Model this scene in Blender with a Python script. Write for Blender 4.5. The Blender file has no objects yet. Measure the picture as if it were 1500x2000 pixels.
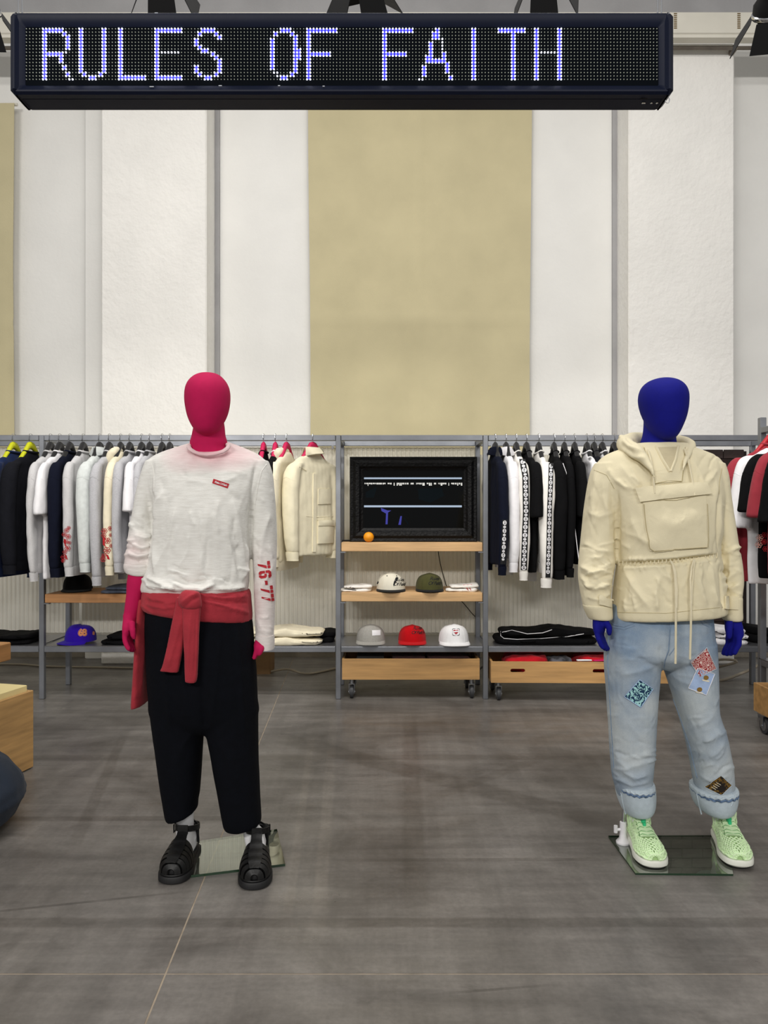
import bpy, math, random
import numpy as np
from mathutils import Vector, Matrix
from mathutils.bvhtree import BVHTree
from mathutils.geometry import tessellate_polygon

random.seed(7)
SC = bpy.context.scene
COL = SC.collection
F = 1450.0          # focal length in pixels of the 1500 x 2000 frame
CAMZ = 1.35

# ------------------------------------------------------------------ camera
cam_d = bpy.data.cameras.new('camera')
cam_d.sensor_fit = 'VERTICAL'
cam_d.sensor_height = 34.6
cam_d.lens = 34.6 * F / 2000.0
cam = bpy.data.objects.new('camera', cam_d)
cam.location = (0, 0, CAMZ)
cam.rotation_euler = (math.radians(90), 0, 0)
COL.objects.link(cam)
SC.camera = cam

# ------------------------------------------------------------------ world, lights, exposure
w = bpy.data.worlds.new('hall_world')
SC.world = w
w.use_nodes = True
w.node_tree.nodes['Background'].inputs[0].default_value = (1.0, 0.985, 0.96, 1)
w.node_tree.nodes['Background'].inputs[1].default_value = 0.31
SC.view_settings.view_transform = 'Standard'
SC.view_settings.look = 'None'
SC.view_settings.gamma = 1.0
SC.view_settings.use_curve_mapping = False
SC.view_settings.exposure = 0.0

def area(name, loc, target, sx, sy, power, col=(1, 0.97, 0.93)):
    l = bpy.data.lights.new(name, 'AREA')
    l.shape = 'RECTANGLE'; l.size = sx; l.size_y = sy; l.energy = power; l.color = col
    o = bpy.data.objects.new(name, l)
    o.location = loc
    o.rotation_euler = (Vector(target) - Vector(loc)).to_track_quat('-Z', 'Y').to_euler()
    COL.objects.link(o)
    return o
# unseen area lights added overhead and behind the camera to fill the stand
area('added_area_light', (-3.4, -5.5, 5.2), (-0.8, 5.6, 0.7), 3.0, 0.4, 360)
area('added_area_light', (2.6, -5.5, 5.2), (0.8, 5.6, 0.7), 3.0, 0.4, 190)
area('added_area_light', (0.0, 3.0, 5.9), (0.0, 4.2, 0.0), 4.5, 0.4, 165)

# ------------------------------------------------------------------ helpers
def P(x, y, d):
    """photo pixel + distance -> world point"""
    return Vector((d * (x - 750) / F, d, CAMZ - d * (y - 1000) / F))

def lin(h):
    h = h.lstrip('#')
    r = []
    for i in (0, 2, 4):
        c = int(h[i:i+2], 16) / 255
        r.append(c / 12.92 if c <= 0.04045 else ((c + 0.055) / 1.055) ** 2.4)
    return (r[0], r[1], r[2], 1)

MATS = {}
def wrinkle(N, Lk, tc, k):
    """fine crumple relief of worn cloth"""
    n = N.new('ShaderNodeTexNoise'); n.inputs['Scale'].default_value = 13; n.inputs['Detail'].default_value = 3
    n.inputs['Distortion'].default_value = 1.4
    try: n.noise_type = 'RIDGED_MULTIFRACTAL'
    except Exception: pass
    Lk.new(tc.outputs['Object'], n.inputs['Vector'])
    b = N.new('ShaderNodeBump'); b.inputs['Strength'].default_value = k; b.inputs['Distance'].default_value = 0.012
    Lk.new(n.outputs['Fac'], b.inputs['Height']); return b
def mat(name, col, rough=0.8, metal=0.0, var=0.0, vscale=8.0, bump=0.0, bscale=60.0, sheen=0.0,
        emit=None, estr=0.0, spec=0.5, stretch=None, trans=0.0, coat=0.0, wr=0.0):
    if name in MATS: return MATS[name]
    m = bpy.data.materials.new(name); m.use_nodes = True
    nt = m.node_tree; N = nt.nodes; Lk = nt.links
    b = N['Principled BSDF']
    c = lin(col) if isinstance(col, str) else col
    b.inputs['Base Color'].default_value = c
    b.inputs['Roughness'].default_value = rough
    b.inputs['Metallic'].default_value = metal
    b.inputs['Specular IOR Level'].default_value = spec
    b.inputs['Coat Weight'].default_value = coat
    if trans: b.inputs['Transmission Weight'].default_value = trans
    if sheen:
        b.inputs['Sheen Weight'].default_value = sheen
    if emit:
        b.inputs['Emission Color'].default_value = lin(emit) if isinstance(emit, str) else emit
        b.inputs['Emission Strength'].default_value = estr
    if var or bump:
        tc = N.new('ShaderNodeTexCoord')
        mp = N.new('ShaderNodeMapping')
        if stretch: mp.inputs['Scale'].default_value = stretch
        Lk.new(tc.outputs['Object'], mp.inputs['Vector'])
    if var:
        nz = N.new('ShaderNodeTexNoise'); nz.inputs['Scale'].default_value = vscale
        nz.inputs['Detail'].default_value = 5
        Lk.new(mp.outputs['Vector'], nz.inputs['Vector'])
        rp = N.new('ShaderNodeValToRGB')
        rp.color_ramp.elements[0].position = 0.3; rp.color_ramp.elements[1].position = 0.7
        rp.color_ramp.elements[0].color = tuple(max(0, v * (1 - var)) for v in c[:3]) + (1,)
        rp.color_ramp.elements[1].color = tuple(min(1, v * (1 + var)) for v in c[:3]) + (1,)
        Lk.new(nz.outputs['Fac'], rp.inputs['Fac'])
        Lk.new(rp.outputs['Color'], b.inputs['Base Color'])
    if bump:
        n2 = N.new('ShaderNodeTexNoise'); n2.inputs['Scale'].default_value = bscale
        n2.inputs['Detail'].default_value = 4
        Lk.new(mp.outputs['Vector'], n2.inputs['Vector'])
        bp = N.new('ShaderNodeBump'); bp.inputs['Strength'].default_value = bump
        bp.inputs['Distance'].default_value = 0.01
        Lk.new(n2.outputs['Fac'], bp.inputs['Height'])
        if wr: Lk.new(wrinkle(N, Lk, tc, wr).outputs['Normal'], bp.inputs['Normal'])
        Lk.new(bp.outputs['Normal'], b.inputs['Normal'])
    MATS[name] = m
    return m

def fabric(name, col, var=0.05, vscale=30, bump=0.12, bscale=220, sheen=0.08, wr=0.10):
    return mat(name, col, rough=0.92, var=var, vscale=vscale, bump=bump, bscale=bscale, sheen=sheen, spec=0.15, wr=wr)

def wood(name, col, axis='x', var=0.22):
    st = {'x': (1.2, 14, 14), 'y': (14, 1.2, 14), 'z': (14, 14, 1.2)}[axis]
    return mat(name, col, rough=0.5, var=var, vscale=2.2, bump=0.06, bscale=6, stretch=st)

def tag(o, label, cat, group=None):
    o['label'] = label; o['category'] = cat
    if group: o['group'] = group
    return o

def thing(name, label, cat, loc, group=None, rz=0.0):
    o = bpy.data.objects.new(name, None); COL.objects.link(o)
    o.location = loc; o.rotation_euler = (0, 0, rz)
    o.empty_display_size = 0.05
    return tag(o, label, cat, group)

def mesh(name, V, Fc, m, parent=None, smooth=False, local=False, sharp=None):
    me = bpy.data.meshes.new(name)
    me.from_pydata([tuple(v) for v in V], [], [tuple(f) for f in Fc])
    me.update()
    if smooth:
        me.polygons.foreach_set('use_smooth', [True] * len(me.polygons))
        if sharp: me.set_sharp_from_angle(angle=math.radians(sharp))
    if m: me.materials.append(m)
    return link(name, me, parent, local)

def link(name, me, parent=None, local=False):
    o = bpy.data.objects.new(name, me); COL.objects.link(o)
    if parent is not None:
        o.parent = parent
        if not local and parent.type == 'EMPTY':
            o.matrix_parent_inverse = Matrix.LocRotScale(parent.location, parent.rotation_euler, None).inverted()
    return o

class G:
    """geometry collector"""
    def __init__(s): s.V = []; s.F = []
    def add(s, V, Fc):
        k = len(s.V); s.V += [Vector(v) for v in V]; s.F += [tuple(i + k for i in f) for f in Fc]; return s
    def box(s, c, h, rz=0.0, bev=0.0):
        cx, cy, cz = c; hx, hy, hz = h
        if bev <= 0:
            V = [(x, y, z) for z in (-hz, hz) for y in (-hy, hy) for x in (-hx, hx)]
            Fc = [(0, 2, 3, 1), (4, 5, 7, 6), (0, 1, 5, 4), (2, 6, 7, 3), (0, 4, 6, 2), (1, 3, 7, 5)]
        else:
            b = min(bev, hx * .9, hy * .9, hz * .9); V = []; Fc = []
            prof = [(-hz, b), (-hz + b, 0), (hz - b, 0), (hz, b)]
            for z, i in prof:
                x, y = hx - i, hy - i
                c2 = b if i == 0 else b * 0.4
                V += [(-x + c2, -y, z), (x - c2, -y, z), (x, -y + c2, z), (x, y - c2, z), (x - c2, y, z), (-x + c2, y, z), (-x, y - c2, z), (-x, -y + c2, z)]
            for k in range(3):
                for j in range(8):
                    a = k * 8 + j; bq = k * 8 + (j + 1) % 8
                    Fc.append((a, bq, bq + 8, a + 8))
            Fc.append(tuple(reversed(range(8)))); Fc.append(tuple(range(24, 32)))
        ca, sa = math.cos(rz), math.sin(rz)
        return s.add([(cx + x * ca - y * sa, cy + x * sa + y * ca, cz + z) for x, y, z in V], Fc)
    def loft(s, rings, caps=True, closed=True):
        n = len(rings[0]); k = len(s.V)
        for r in rings: s.V += [Vector(v) for v in r]
        for i in range(len(rings) - 1):
            for j in range(n if closed else n - 1):
                a = k + i * n + j; b = k + i * n + (j + 1) % n
                s.F.append((a, b, b + n, a + n))
        if caps and closed:
            s.F.append(tuple(k + j for j in reversed(range(n))))
            s.F.append(tuple(k + (len(rings) - 1) * n + j for j in range(n)))
        return s
    def sloft(s, rings, sub=4):
        """loft through smoothly interpolated rings"""
        out = []
        for i in range(len(rings) - 1):
            r0, r1, r2, r3 = rings[max(i - 1, 0)], rings[i], rings[i + 1], rings[min(i + 2, len(rings) - 1)]
            for k in range(sub):
                u = k / sub
                out.append([.5 * (2 * b + (c - a) * u + (2 * a - 5 * b + 4 * c - d) * u * u + (3 * b - a - 3 * c + d) * u ** 3) for a, b, c, d in zip(r0, r1, r2, r3)])
        out.append(rings[-1])
        return s.loft(out)
    def tube(s, pts, r, n=8, caps=True, flat=None):
        pts = [Vector(p) for p in pts]; rings = []
        up = None
        for i, p in enumerate(pts):
            t = (pts[min(i + 1, len(pts) - 1)] - pts[max(i - 1, 0)])
            if t.length < 1e-9: t = Vector((0, 0, 1))
            t.normalize()
            if up is None:
                up = Vector((0, 0, 1)) if abs(t.z) < 0.9 else Vector((1, 0, 0))
            a = t.cross(up)
            if a.length < 1e-6: a = t.cross(Vector((0, 1, 0)))
            a.normalize(); b = a.cross(t).normalized(); up = b
            rr = r[i] if isinstance(r, (list, tuple)) else r
            fx = flat or 1.0
            rings.append([p + a * (rr * math.cos(2 * math.pi * j / n)) + b * (rr * fx * math.sin(2 * math.pi * j / n)) for j in range(n)])
        return s.loft(rings, caps)
    def cyl(s, c, r, h, axis='z', n=20):
        d = {'x': Vector((1, 0, 0)), 'y': Vector((0, 1, 0)), 'z': Vector((0, 0, 1))}[axis]
        c = Vector(c)
        return s.tube([c - d * h / 2, c + d * h / 2], r, n)
    def lathe(s, c, prof, n=20, axis='z'):
        rings = []
        for r, z in prof:
            ring = []
            for j in range(n):
                a = 2 * math.pi * j / n
                x, y = r * math.cos(a), r * math.sin(a)
                v = {'z': (x, y, z), 'y': (x, z, -y), 'x': (z, x, y)}[axis]
                ring.append(Vector(c) + Vector(v))
            rings.append(ring)
        return s.loft(rings)
    def prism(s, outer, holes, fmap, t):
        """flat polygon with holes extruded; fmap(u,v,w) -> point"""
        loops = [outer] + list(holes)
        flat = [p for l in loops for p in l]
        tris = tessellate_polygon([[Vector((a, b, 0)) for a, b in l] for l in loops])
        k = len(s.V); n = len(flat)
        s.V += [Vector(fmap(a, b, 0)) for a, b in flat] + [Vector(fmap(a, b, t)) for a, b in flat]
        for q in tris:
            s.F.append(tuple(k + i for i in q)); s.F.append(tuple(k + n + i for i in reversed(q)))
        o = 0
        for l in loops:
            m_ = len(l)
            for i in range(m_):
                a = k + o + i; b = k + o + (i + 1) % m_
                s.F.append((a, b, b + n, a + n))
            o += m_
        return s
    def obj(s, name, m, parent=None, smooth=False, local=False, sharp=40):
        return mesh(name, s.V, s.F, m, parent, smooth, local, sharp)

def ell(c, rx, ry, n=28, e=2.0, tilt=0.0, yaw=0.0):
    """horizontal super-ellipse ring; tilt raises z along x"""
    out = []
    for j in range(n):
        a = 2 * math.pi * j / n
        ca, sa = math.cos(a), math.sin(a)
        x = rx * math.copysign(abs(ca) ** (2 / e), ca); y = ry * math.copysign(abs(sa) ** (2 / e), sa)
        cy, sy = math.cos(yaw), math.sin(yaw)
        out.append(Vector((c[0] + x * cy - y * sy, c[1] + x * sy + y * cy, c[2] + x * tilt)))
    return out

def rpx(y, xl, xr, d, ry, e=2.0, tilt=0.0, n=28, yr=None):
    """ring whose left and right outline points are photo pixels at distance d (yr: pixel row of the right point)"""
    if yr is None: yr = y
    a = P(xl, y, d); b = P(xr, yr, d); c = (a + b) / 2
    rx = (b.x - a.x) / 2
    t = (b.z - a.z) / max(1e-6, 2 * rx)
    return ell(c, rx, ry, n, e, t + tilt)

def remesh(g, voxel, smooth=6):
    me = bpy.data.meshes.new('tmp'); me.from_pydata([tuple(v) for v in g.V], [], g.F); me.update()
    o = bpy.data.objects.new('tmp', me); COL.objects.link(o)
    r = o.modifiers.new('r', 'REMESH'); r.mode = 'VOXEL'; r.voxel_size = voxel
    if smooth:
        s = o.modifiers.new('s', 'SMOOTH'); s.factor = 0.5; s.iterations = smooth
    dg = bpy.context.evaluated_depsgraph_get()
    ev = bpy.data.meshes.new_from_object(o.evaluated_get(dg))
    bpy.data.objects.remove(o); bpy.data.meshes.remove(me)
    return ev

def get_co(me):
    a = np.empty(len(me.vertices) * 3); me.vertices.foreach_get('co', a); return a.reshape(-1, 3)
def get_no(me):
    a = np.empty(len(me.vertices) * 3); me.vertices.foreach_get('normal', a); return a.reshape(-1, 3)
def set_co(me, a):
    me.vertices.foreach_set('co', a.ravel()); me.update()

def wob(co, freq, seed, n=5):
    r = np.random.RandomState(seed); out = np.zeros(len(co))
    fr = np.array(freq) if np.ndim(freq) else np.array([freq] * 3)
    for i in range(n):
        k = r.normal(size=3) * fr * (0.7 + 0.6 * r.rand())
        out += np.sin(co @ k + r.rand() * 6.28 + 0.8 * np.sin(co @ (k[[1, 2, 0]] * 0.6)))
    return out / n

def to_px(co):
    return np.stack([750 + F * co[:, 0] / co[:, 1], 1000 - F * (co[:, 2] - CAMZ) / co[:, 1]], 1)

def fold_disp(co, no, folds):
    """folds: polyline of photo pixels, amplitude (m), width (px); only the side turned to the front"""
    px = to_px(co); out = np.zeros(len(co)); front = np.clip(-no[:, 1] * 2 + 0.3, 0, 1)
    for pts, amp, wd in folds:
        best = np.full(len(co), 1e9); bt = np.zeros(len(co)); L = len(pts) - 1
        for i in range(L):
            a = np.array(pts[i], float); b = np.array(pts[i + 1], float); ab = b - a
            t = np.clip(((px - a) @ ab) / (ab @ ab), 0, 1)
            d = np.linalg.norm(px - a - t[:, None] * ab, axis=1)
            k = d < best
            best[k] = d[k]; bt[k] = (i + t[k]) / L
        taper = np.clip(np.minimum(bt, 1 - bt) * 5 + 0.15, 0, 1)
        out += amp * (.55 * np.exp(-(best / wd) ** 2) + .6 * np.exp(-best / (wd * .55))) * taper
    return out * front

def cloth(name, g, m, parent, voxel=0.008, smooth=6, folds=(), wobs=(), local=False, fn=None):
    me = remesh(g, voxel, smooth); co = get_co(me); no = get_no(me)
    d = np.zeros(len(co))
    if len(folds): d += fold_disp(co, no, folds)
    for amp, freq, seed in wobs: d += amp * wob(co, freq, seed)
    co = co + no * d[:, None]
    if fn: co = fn(co, no)
    set_co(me, co)
    me.polygons.foreach_set('use_smooth', [True] * len(me.polygons))
    me.materials.clear()
    if m: me.materials.append(m)
    me.name = name
    return link(name, me, parent, local)

def bvh_of(o, M=None):
    me = o.data; co = [v.co if M is None else M @ v.co for v in me.vertices]
    return BVHTree.FromPolygons(co, [tuple(p.vertices) for p in me.polygons])

def rf(x0, x1, y0, y1, n, ang, spread, length, amp, wd, seed):
    """random small folds inside a pixel window, running at about ang degrees (0 = across, 90 = down)"""
    r = random.Random(seed); out = []
    for k in range(n):
        x, y = r.uniform(x0, x1), r.uniform(y0, y1); a = math.radians(ang + r.uniform(-spread, spread)); L = length * r.uniform(.6, 1.4)
        b = a + r.uniform(-.5, .5); s = r.choice((1, 1, -1))
        out.append(([(x - L / 2 * math.cos(a), y - L / 2 * math.sin(a)), (x, y), (x + L / 2 * math.cos(b), y + L / 2 * math.sin(b))], s * amp * r.uniform(.6, 1.2), wd * r.uniform(.7, 1.3)))
    return out

def tip(ring, k):
    """lean a ring so that its front (towards the viewer) sits lower"""
    yc = sum(v.y for v in ring) / len(ring)
    return [Vector((v.x, v.y, v.z + k * (v.y - yc))) for v in ring]

CAMP = Vector((0, 0, CAMZ))
def cast(bv, x, y, last=None):
    d = P(x, y, 1.0) - CAMP
    h = bv.ray_cast(CAMP, d.normalized())
    if h[0] is None:
        if last is not None:
            return P(x, y, last[0].y), last[1]
        return None
    return h[0], h[1]

def decal(name, bv, V2, Fc, m, parent, off=0.002, smooth=False):
    """flat drawing in photo pixels laid on a real surface"""
    out = []; last = None
    for x, y in V2:
        h = cast(bv, x, y, last)
        if h is None: 
            out.append(None); continue
        last = h
        out.append(h[0] + h[1] * off)
    ok = [v for v in out if v is not None]
    if not ok: return None
    out = [v if v is not None else ok[0] for v in out]
    return mesh(name, out, Fc, m, parent, smooth)

def grid2(c00, c10, c11, c01, nx, ny):
    V = []; Fc = []
    for j in range(ny + 1):
        for i in range(nx + 1):
            u, v = i / nx, j / ny
            V.append(tuple(c00[k] * (1-u) * (1-v) + c10[k] * u * (1-v) + c11[k] * u * v + c01[k] * (1-u) * v for k in (0, 1)))
    for j in range(ny):
        for i in range(nx):
            a = j * (nx + 1) + i
            Fc.append((a, a + nx + 1, a + nx + 2, a + 1))
    return V, Fc

def panel(name, bv, corners, nx, ny, m, parent, off=0.003, thick=0.003, puff=0.0):
    """a sewn-on piece of cloth with its own thickness"""
    V2, Fc = grid2(*corners, nx, ny)
    top = []; bot = []; last = None
    for i, (x, y) in enumerate(V2):
        h = cast(bv, x, y, last)
        if h is None: h = (P(x, y, 2.8), Vector((0, -1, 0)))
        last = h
        u = (i % (nx + 1)) / nx; v = (i // (nx + 1)) / ny
        pf = puff * math.sin(math.pi * u) * math.sin(math.pi * v)
        top.append(h[0] + h[1] * (off + thick + pf)); bot.append(h[0] + h[1] * (off - 0.004))
    n = len(top); FF = list(Fc) + [tuple(k + n for k in reversed(f)) for f in Fc]
    edge = [i for i in range(nx + 1)] + [(j + 1) * (nx + 1) - 1 for j in range(1, ny + 1)] \
        + [ny * (nx + 1) + i for i in range(nx - 1, -1, -1)] + [j * (nx + 1) for j in range(ny - 1, 0, -1)]
    for i in range(len(edge)):
        a, b = edge[i], edge[(i + 1) % len(edge)]
        FF.append((a, b, b + n, a + n))
    return mesh(name, top + bot, FF, m, parent, True, False, 50)

def seam(name, bv, pts, r, m, parent, off=0.0, step=6):
    """a cord or stitched seam lying on a surface"""
    dense = []
    for i in range(len(pts) - 1):
        a, b = pts[i], pts[i + 1]
        n = max(1, int(math.hypot(b[0] - a[0], b[1] - a[1]) / step))
        dense += [(a[0] + (b[0] - a[0]) * k / n, a[1] + (b[1] - a[1]) * k / n) for k in range(n)]
    dense.append(pts[-1]); out = []; last = None
    for x, y in dense:
        h = cast(bv, x, y, last)
        if h is None: continue
        last = h; out.append(h[0] + h[1] * off)
    if len(out) < 2: return None
    return G().tube(out, r, 6).obj(name, m, parent, True)

def textmesh(s, size=1.0, shear=0.0, bold=0.0, space=1.0):
    cu = bpy.data.curves.new('t', 'FONT'); cu.body = s; cu.size = size; cu.shear = shear; cu.offset = bold
    cu.space_character = space; cu.align_x = 'CENTER'; cu.align_y = 'CENTER'; cu.resolution_u = 3
    o = bpy.data.objects.new('t', cu); COL.objects.link(o)
    dg = bpy.context.evaluated_depsgraph_get()
    me = bpy.data.meshes.new_from_object(o.evaluated_get(dg))
    V = [(v.co.x, v.co.y) for v in me.vertices]; Fc = [tuple(p.vertices) for p in me.polygons]
    bpy.data.objects.remove(o); bpy.data.curves.remove(cu); bpy.data.meshes.remove(me)
    return V, Fc

def tx(V, cx, cy, size, ang=0.0):
    """text units -> photo pixels (y down), rotated by ang degrees clockwise"""
    a = math.radians(ang); c, s = math.cos(a), math.sin(a)
    return [(cx + size * (x * c + y * s), cy + size * (x * s - y * c)) for x, y in V]
# ================================================================== SETTING
def _g(x, y):
    d = CAMZ * F / (y - 1000); return ((x - 750) * d / F, d)
BANDS = [(_g(-300, 1802), _g(1900, 1802), .032, .70, .9), (_g(-200, 1480), _g(1700, 1478), .05, .80, .8), (_g(540, 1438), _g(1210, 1612), .09, .72, .9), (_g(800, 1400), _g(812, 1770), .05, .74, .8),
         (_g(652, 1400), _g(622, 1790), .028, 1.22, .8), (_g(610, 1430), _g(560, 1800), .02, 1.18, .7), (_g(240, 1440), _g(150, 1640), .03, .75, .8), (_g(-100, 1600), _g(480, 1598), .03, .66, .9), (_g(720, 1680), _g(1190, 1678), .015, .72, .8), (_g(920, 1936), _g(1010, 1929), .006, .5, 1), (_g(1060, 1480), _g(840, 1560), .04, .8, .7), (_g(-100, 1790), _g(330, 1745), .008, .6, .9)]
def concrete_mat():
    m = bpy.data.materials.new('polished_concrete'); m.use_nodes = True
    nt = m.node_tree; N = nt.nodes; Lk = nt.links; b = N['Principled BSDF']
    tc = N.new('ShaderNodeTexCoord')
    def noise(scale, det, stretch=(1, 1, 1), dist=0.0):
        mp = N.new('ShaderNodeMapping'); mp.inputs['Scale'].default_value = stretch
        Lk.new(tc.outputs['Object'], mp.inputs['Vector'])
        n = N.new('ShaderNodeTexNoise'); n.inputs['Scale'].default_value = scale
        n.inputs['Detail'].default_value = det; n.inputs['Distortion'].default_value = dist
        n.inputs['Roughness'].default_value = 0.62
        Lk.new(mp.outputs['Vector'], n.inputs['Vector']); return n
    def ramp(src, p0, c0, p1, c1):
        r = N.new('ShaderNodeValToRGB'); e = r.color_ramp.elements
        e[0].position = p0; e[1].position = p1; e[0].color = c0; e[1].color = c1
        Lk.new(src.outputs['Fac'], r.inputs['Fac']); return r
    def mix(a, bq, mode, fac):
        x = N.new('ShaderNodeMix'); x.data_type = 'RGBA'; x.blend_type = mode
        x.inputs['Factor'].default_value = fac
        Lk.new(a, x.inputs[6]); Lk.new(bq, x.inputs[7]); return x.outputs[2]
    g = lambda v: (v, v, v, 1)
    c1 = ramp(noise(1.5, 11, (1, 1.3, 1), 0.9), 0.3, (0.105, 0.095, 0.085, 1), 0.72, (0.245, 0.228, 0.210, 1))
    c2 = ramp(noise(2.2, 6, (0.5, 6, 1), 0.3), 0.35, g(0.72), 0.65, g(1.1))       # trowel streaks across
    c3 = ramp(noise(1.6, 5, (7, 0.5, 1), 0.2), 0.38, g(0.8), 0.62, g(1.08))      # dragging marks along
    c4 = ramp(noise(55, 4), 0.35, g(0.88), 0.65, g(1.08))
    c5 = ramp(noise(3.5, 9, (1, 1.6, 1), 1.5), 0.60, g(1.0), 0.72, g(0.72))      # dark stains
    o = mix(c1.outputs[0], c2.outputs[0], 'MULTIPLY', 0.75)
    o = mix(o, c3.outputs[0], 'MULTIPLY', 0.6)
    o = mix(o, c4.outputs[0], 'MULTIPLY', 0.8)
    o = mix(o, c5.outputs[0], 'MULTIPLY', 0.7)
    # old tape and wheel marks worn into the floor: straight bands with ragged edges (x, y of two points, half width, tone)
    sep = N.new('ShaderNodeSeparateXYZ'); Lk.new(tc.outputs['Object'], sep.inputs[0])
    rag = noise(9, 5)
    def math_(op, a, bq, c=None):
        n = N.new('ShaderNodeMath'); n.operation = op
        for i, v in enumerate((a, bq, c)):
            if v is None: continue
            if isinstance(v, (int, float)): n.inputs[i].default_value = v
            else: Lk.new(v, n.inputs[i])
        return n.outputs[0]
    for (xa, ya), (xb, yb), hw, tone, fac in BANDS:
        L = math.hypot(xb - xa, yb - ya); nx, ny = -(yb - ya) / L, (xb - xa) / L; dx, dy = (xb - xa) / L, (yb - ya) / L
        dist = math_('ADD', math_('MULTIPLY_ADD', sep.outputs['X'], nx, -(nx * xa + ny * ya)), math_('MULTIPLY', sep.outputs['Y'], ny))
        al = math_('ADD', math_('MULTIPLY_ADD', sep.outputs['X'], dx, -(dx * xa + dy * ya) - L / 2), math_('MULTIPLY', sep.outputs['Y'], dy))
        q = math_('MULTIPLY_ADD', rag.outputs['Fac'], hw * .9, math_('ABSOLUTE', dist, None))
        k = N.new('ShaderNodeMapRange'); k.inputs['From Min'].default_value = hw * 1.55; k.inputs['From Max'].default_value = hw * 1.15; Lk.new(q, k.inputs['Value'])
        k2 = N.new('ShaderNodeMapRange'); k2.inputs['From Min'].default_value = L / 2 + .15; k2.inputs['From Max'].default_value = L / 2 - .15; Lk.new(math_('ABSOLUTE', al, None), k2.inputs['Value'])
        m_ = math_('MULTIPLY', math_('MULTIPLY', k.outputs[0], k2.outputs[0]), math_('MULTIPLY', rag.outputs['Fac'], 2 * fac))
        x = N.new('ShaderNodeMix'); x.data_type = 'RGBA'; x.blend_type = 'MULTIPLY'; x.clamp_factor = True
        x.inputs[7].default_value = (tone, tone * .985, tone * .96, 1); Lk.new(m_, x.inputs['Factor']); Lk.new(o, x.inputs[6]); o = x.outputs[2]
    Lk.new(o, b.inputs['Base Color'])
    r = ramp(noise(2.5, 6, (1, 3, 1)), 0.3, g(0.26), 0.7, g(0.46)); Lk.new(r.outputs[0], b.inputs['Roughness'])
    bp = N.new('ShaderNodeBump'); bp.inputs['Strength'].default_value = 0.06; bp.inputs['Distance'].default_value = 0.004
    Lk.new(noise(40, 5).outputs['Fac'], bp.inputs['Height']); Lk.new(bp.outputs['Normal'], b.inputs['Normal'])
    b.inputs['Specular IOR Level'].default_value = 0.55
    return m
M_conc = concrete_mat()
M_joint = mat('joint_filler', '#9a8d7c', 0.9, var=0.2, vscale=20)
fl = G().box((0, 3.0, -0.0262), (6.0, 6.0, 0.025)).obj('floor', M_joint); fl['kind'] = 'structure'
def jx(k, y): return k - 0.63 - 0.042 * (y - 1.9575)
rows = [-3.0, 2.17, 9.0]
for ci, (ka, kb) in enumerate(((-5.2, 0.0), (0.0, 4.4), (4.4, 6.6))):
    for ri in range(2):
        y0, y1 = rows[ri] + 0.003, rows[ri + 1] - 0.003
        g = G()
        q = [(jx(ka, y0) + .003, y0), (jx(kb, y0) - .003, y0), (jx(kb, y1) - .003, y1), (jx(ka, y1) + .003, y1)]
        g.add([(x, y, -0.006) for x, y in q] + [(x, y, 0.0) for x, y in q], [(3, 2, 1, 0), (4, 5, 6, 7), (0, 1, 5, 4), (1, 2, 6, 5), (2, 3, 7, 6), (3, 0, 4, 7)])
        g.obj('concrete_slab', M_conc, fl)

M_wall = mat('white_plaster', '#e9e8e4', 0.9, var=0.035, vscale=2.0, bump=0.25, bscale=26)
M_pillar = mat('rough_white_plaster', '#eeece7', 0.95, var=0.04, vscale=2.5, bump=0.8, bscale=22)
M_grey = mat('shade_grey', '#a3a2a3', 0.9, var=0.08, vscale=3, bump=0.2)  # grey that stands for shade on the white wall
M_dirt = mat('wall_foot', '#8d867b', 0.9, var=0.25, vscale=6, bump=0.4)
WD = 6.92; PD = 6.57
wb = G().box((0, WD + 0.1, 2.9), (6.0, 0.1, 2.9)).obj('wall_back', M_wall); wb['kind'] = 'structure'
g = G().box((0, WD + 0.05, 6.6), (6.0, 0.18, 0.80)); o = g.obj('shade_band_1', M_grey); o['kind'] = 'structure'  # grey band painting the shade high on the wall
for i, (xa, xb) in enumerate(((-2.506, -1.572), (2.166, 3.104))):
    o = G().box(((xa + xb) / 2, (PD + WD) / 2 + .002, 2.75), ((xb - xa) / 2, (WD - PD) / 2, 2.75), 0, 0.012).obj('pillar', M_pillar, wb)
# thin pilaster step left of the left pillar, then grey strips that paint the shade beside both pillars
G().box((-2.66, WD - 0.05, 2.75), (0.09, 0.05, 2.75), 0, 0.008).obj('pilaster', M_wall, wb)
G().box((-1.549, WD - 0.012, 2.75), (0.022, 0.012, 2.75)).obj('shade_strip', M_grey, wb)
G().box((2.144, WD - 0.012, 2.75), (0.022, 0.012, 2.75)).obj('shade_strip', M_grey, wb)
o = G().box((0, WD - 0.005, 0.03), (6, 0.006, 0.03)).obj('baseboard_back', M_dirt); o['kind'] = 'structure'

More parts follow.
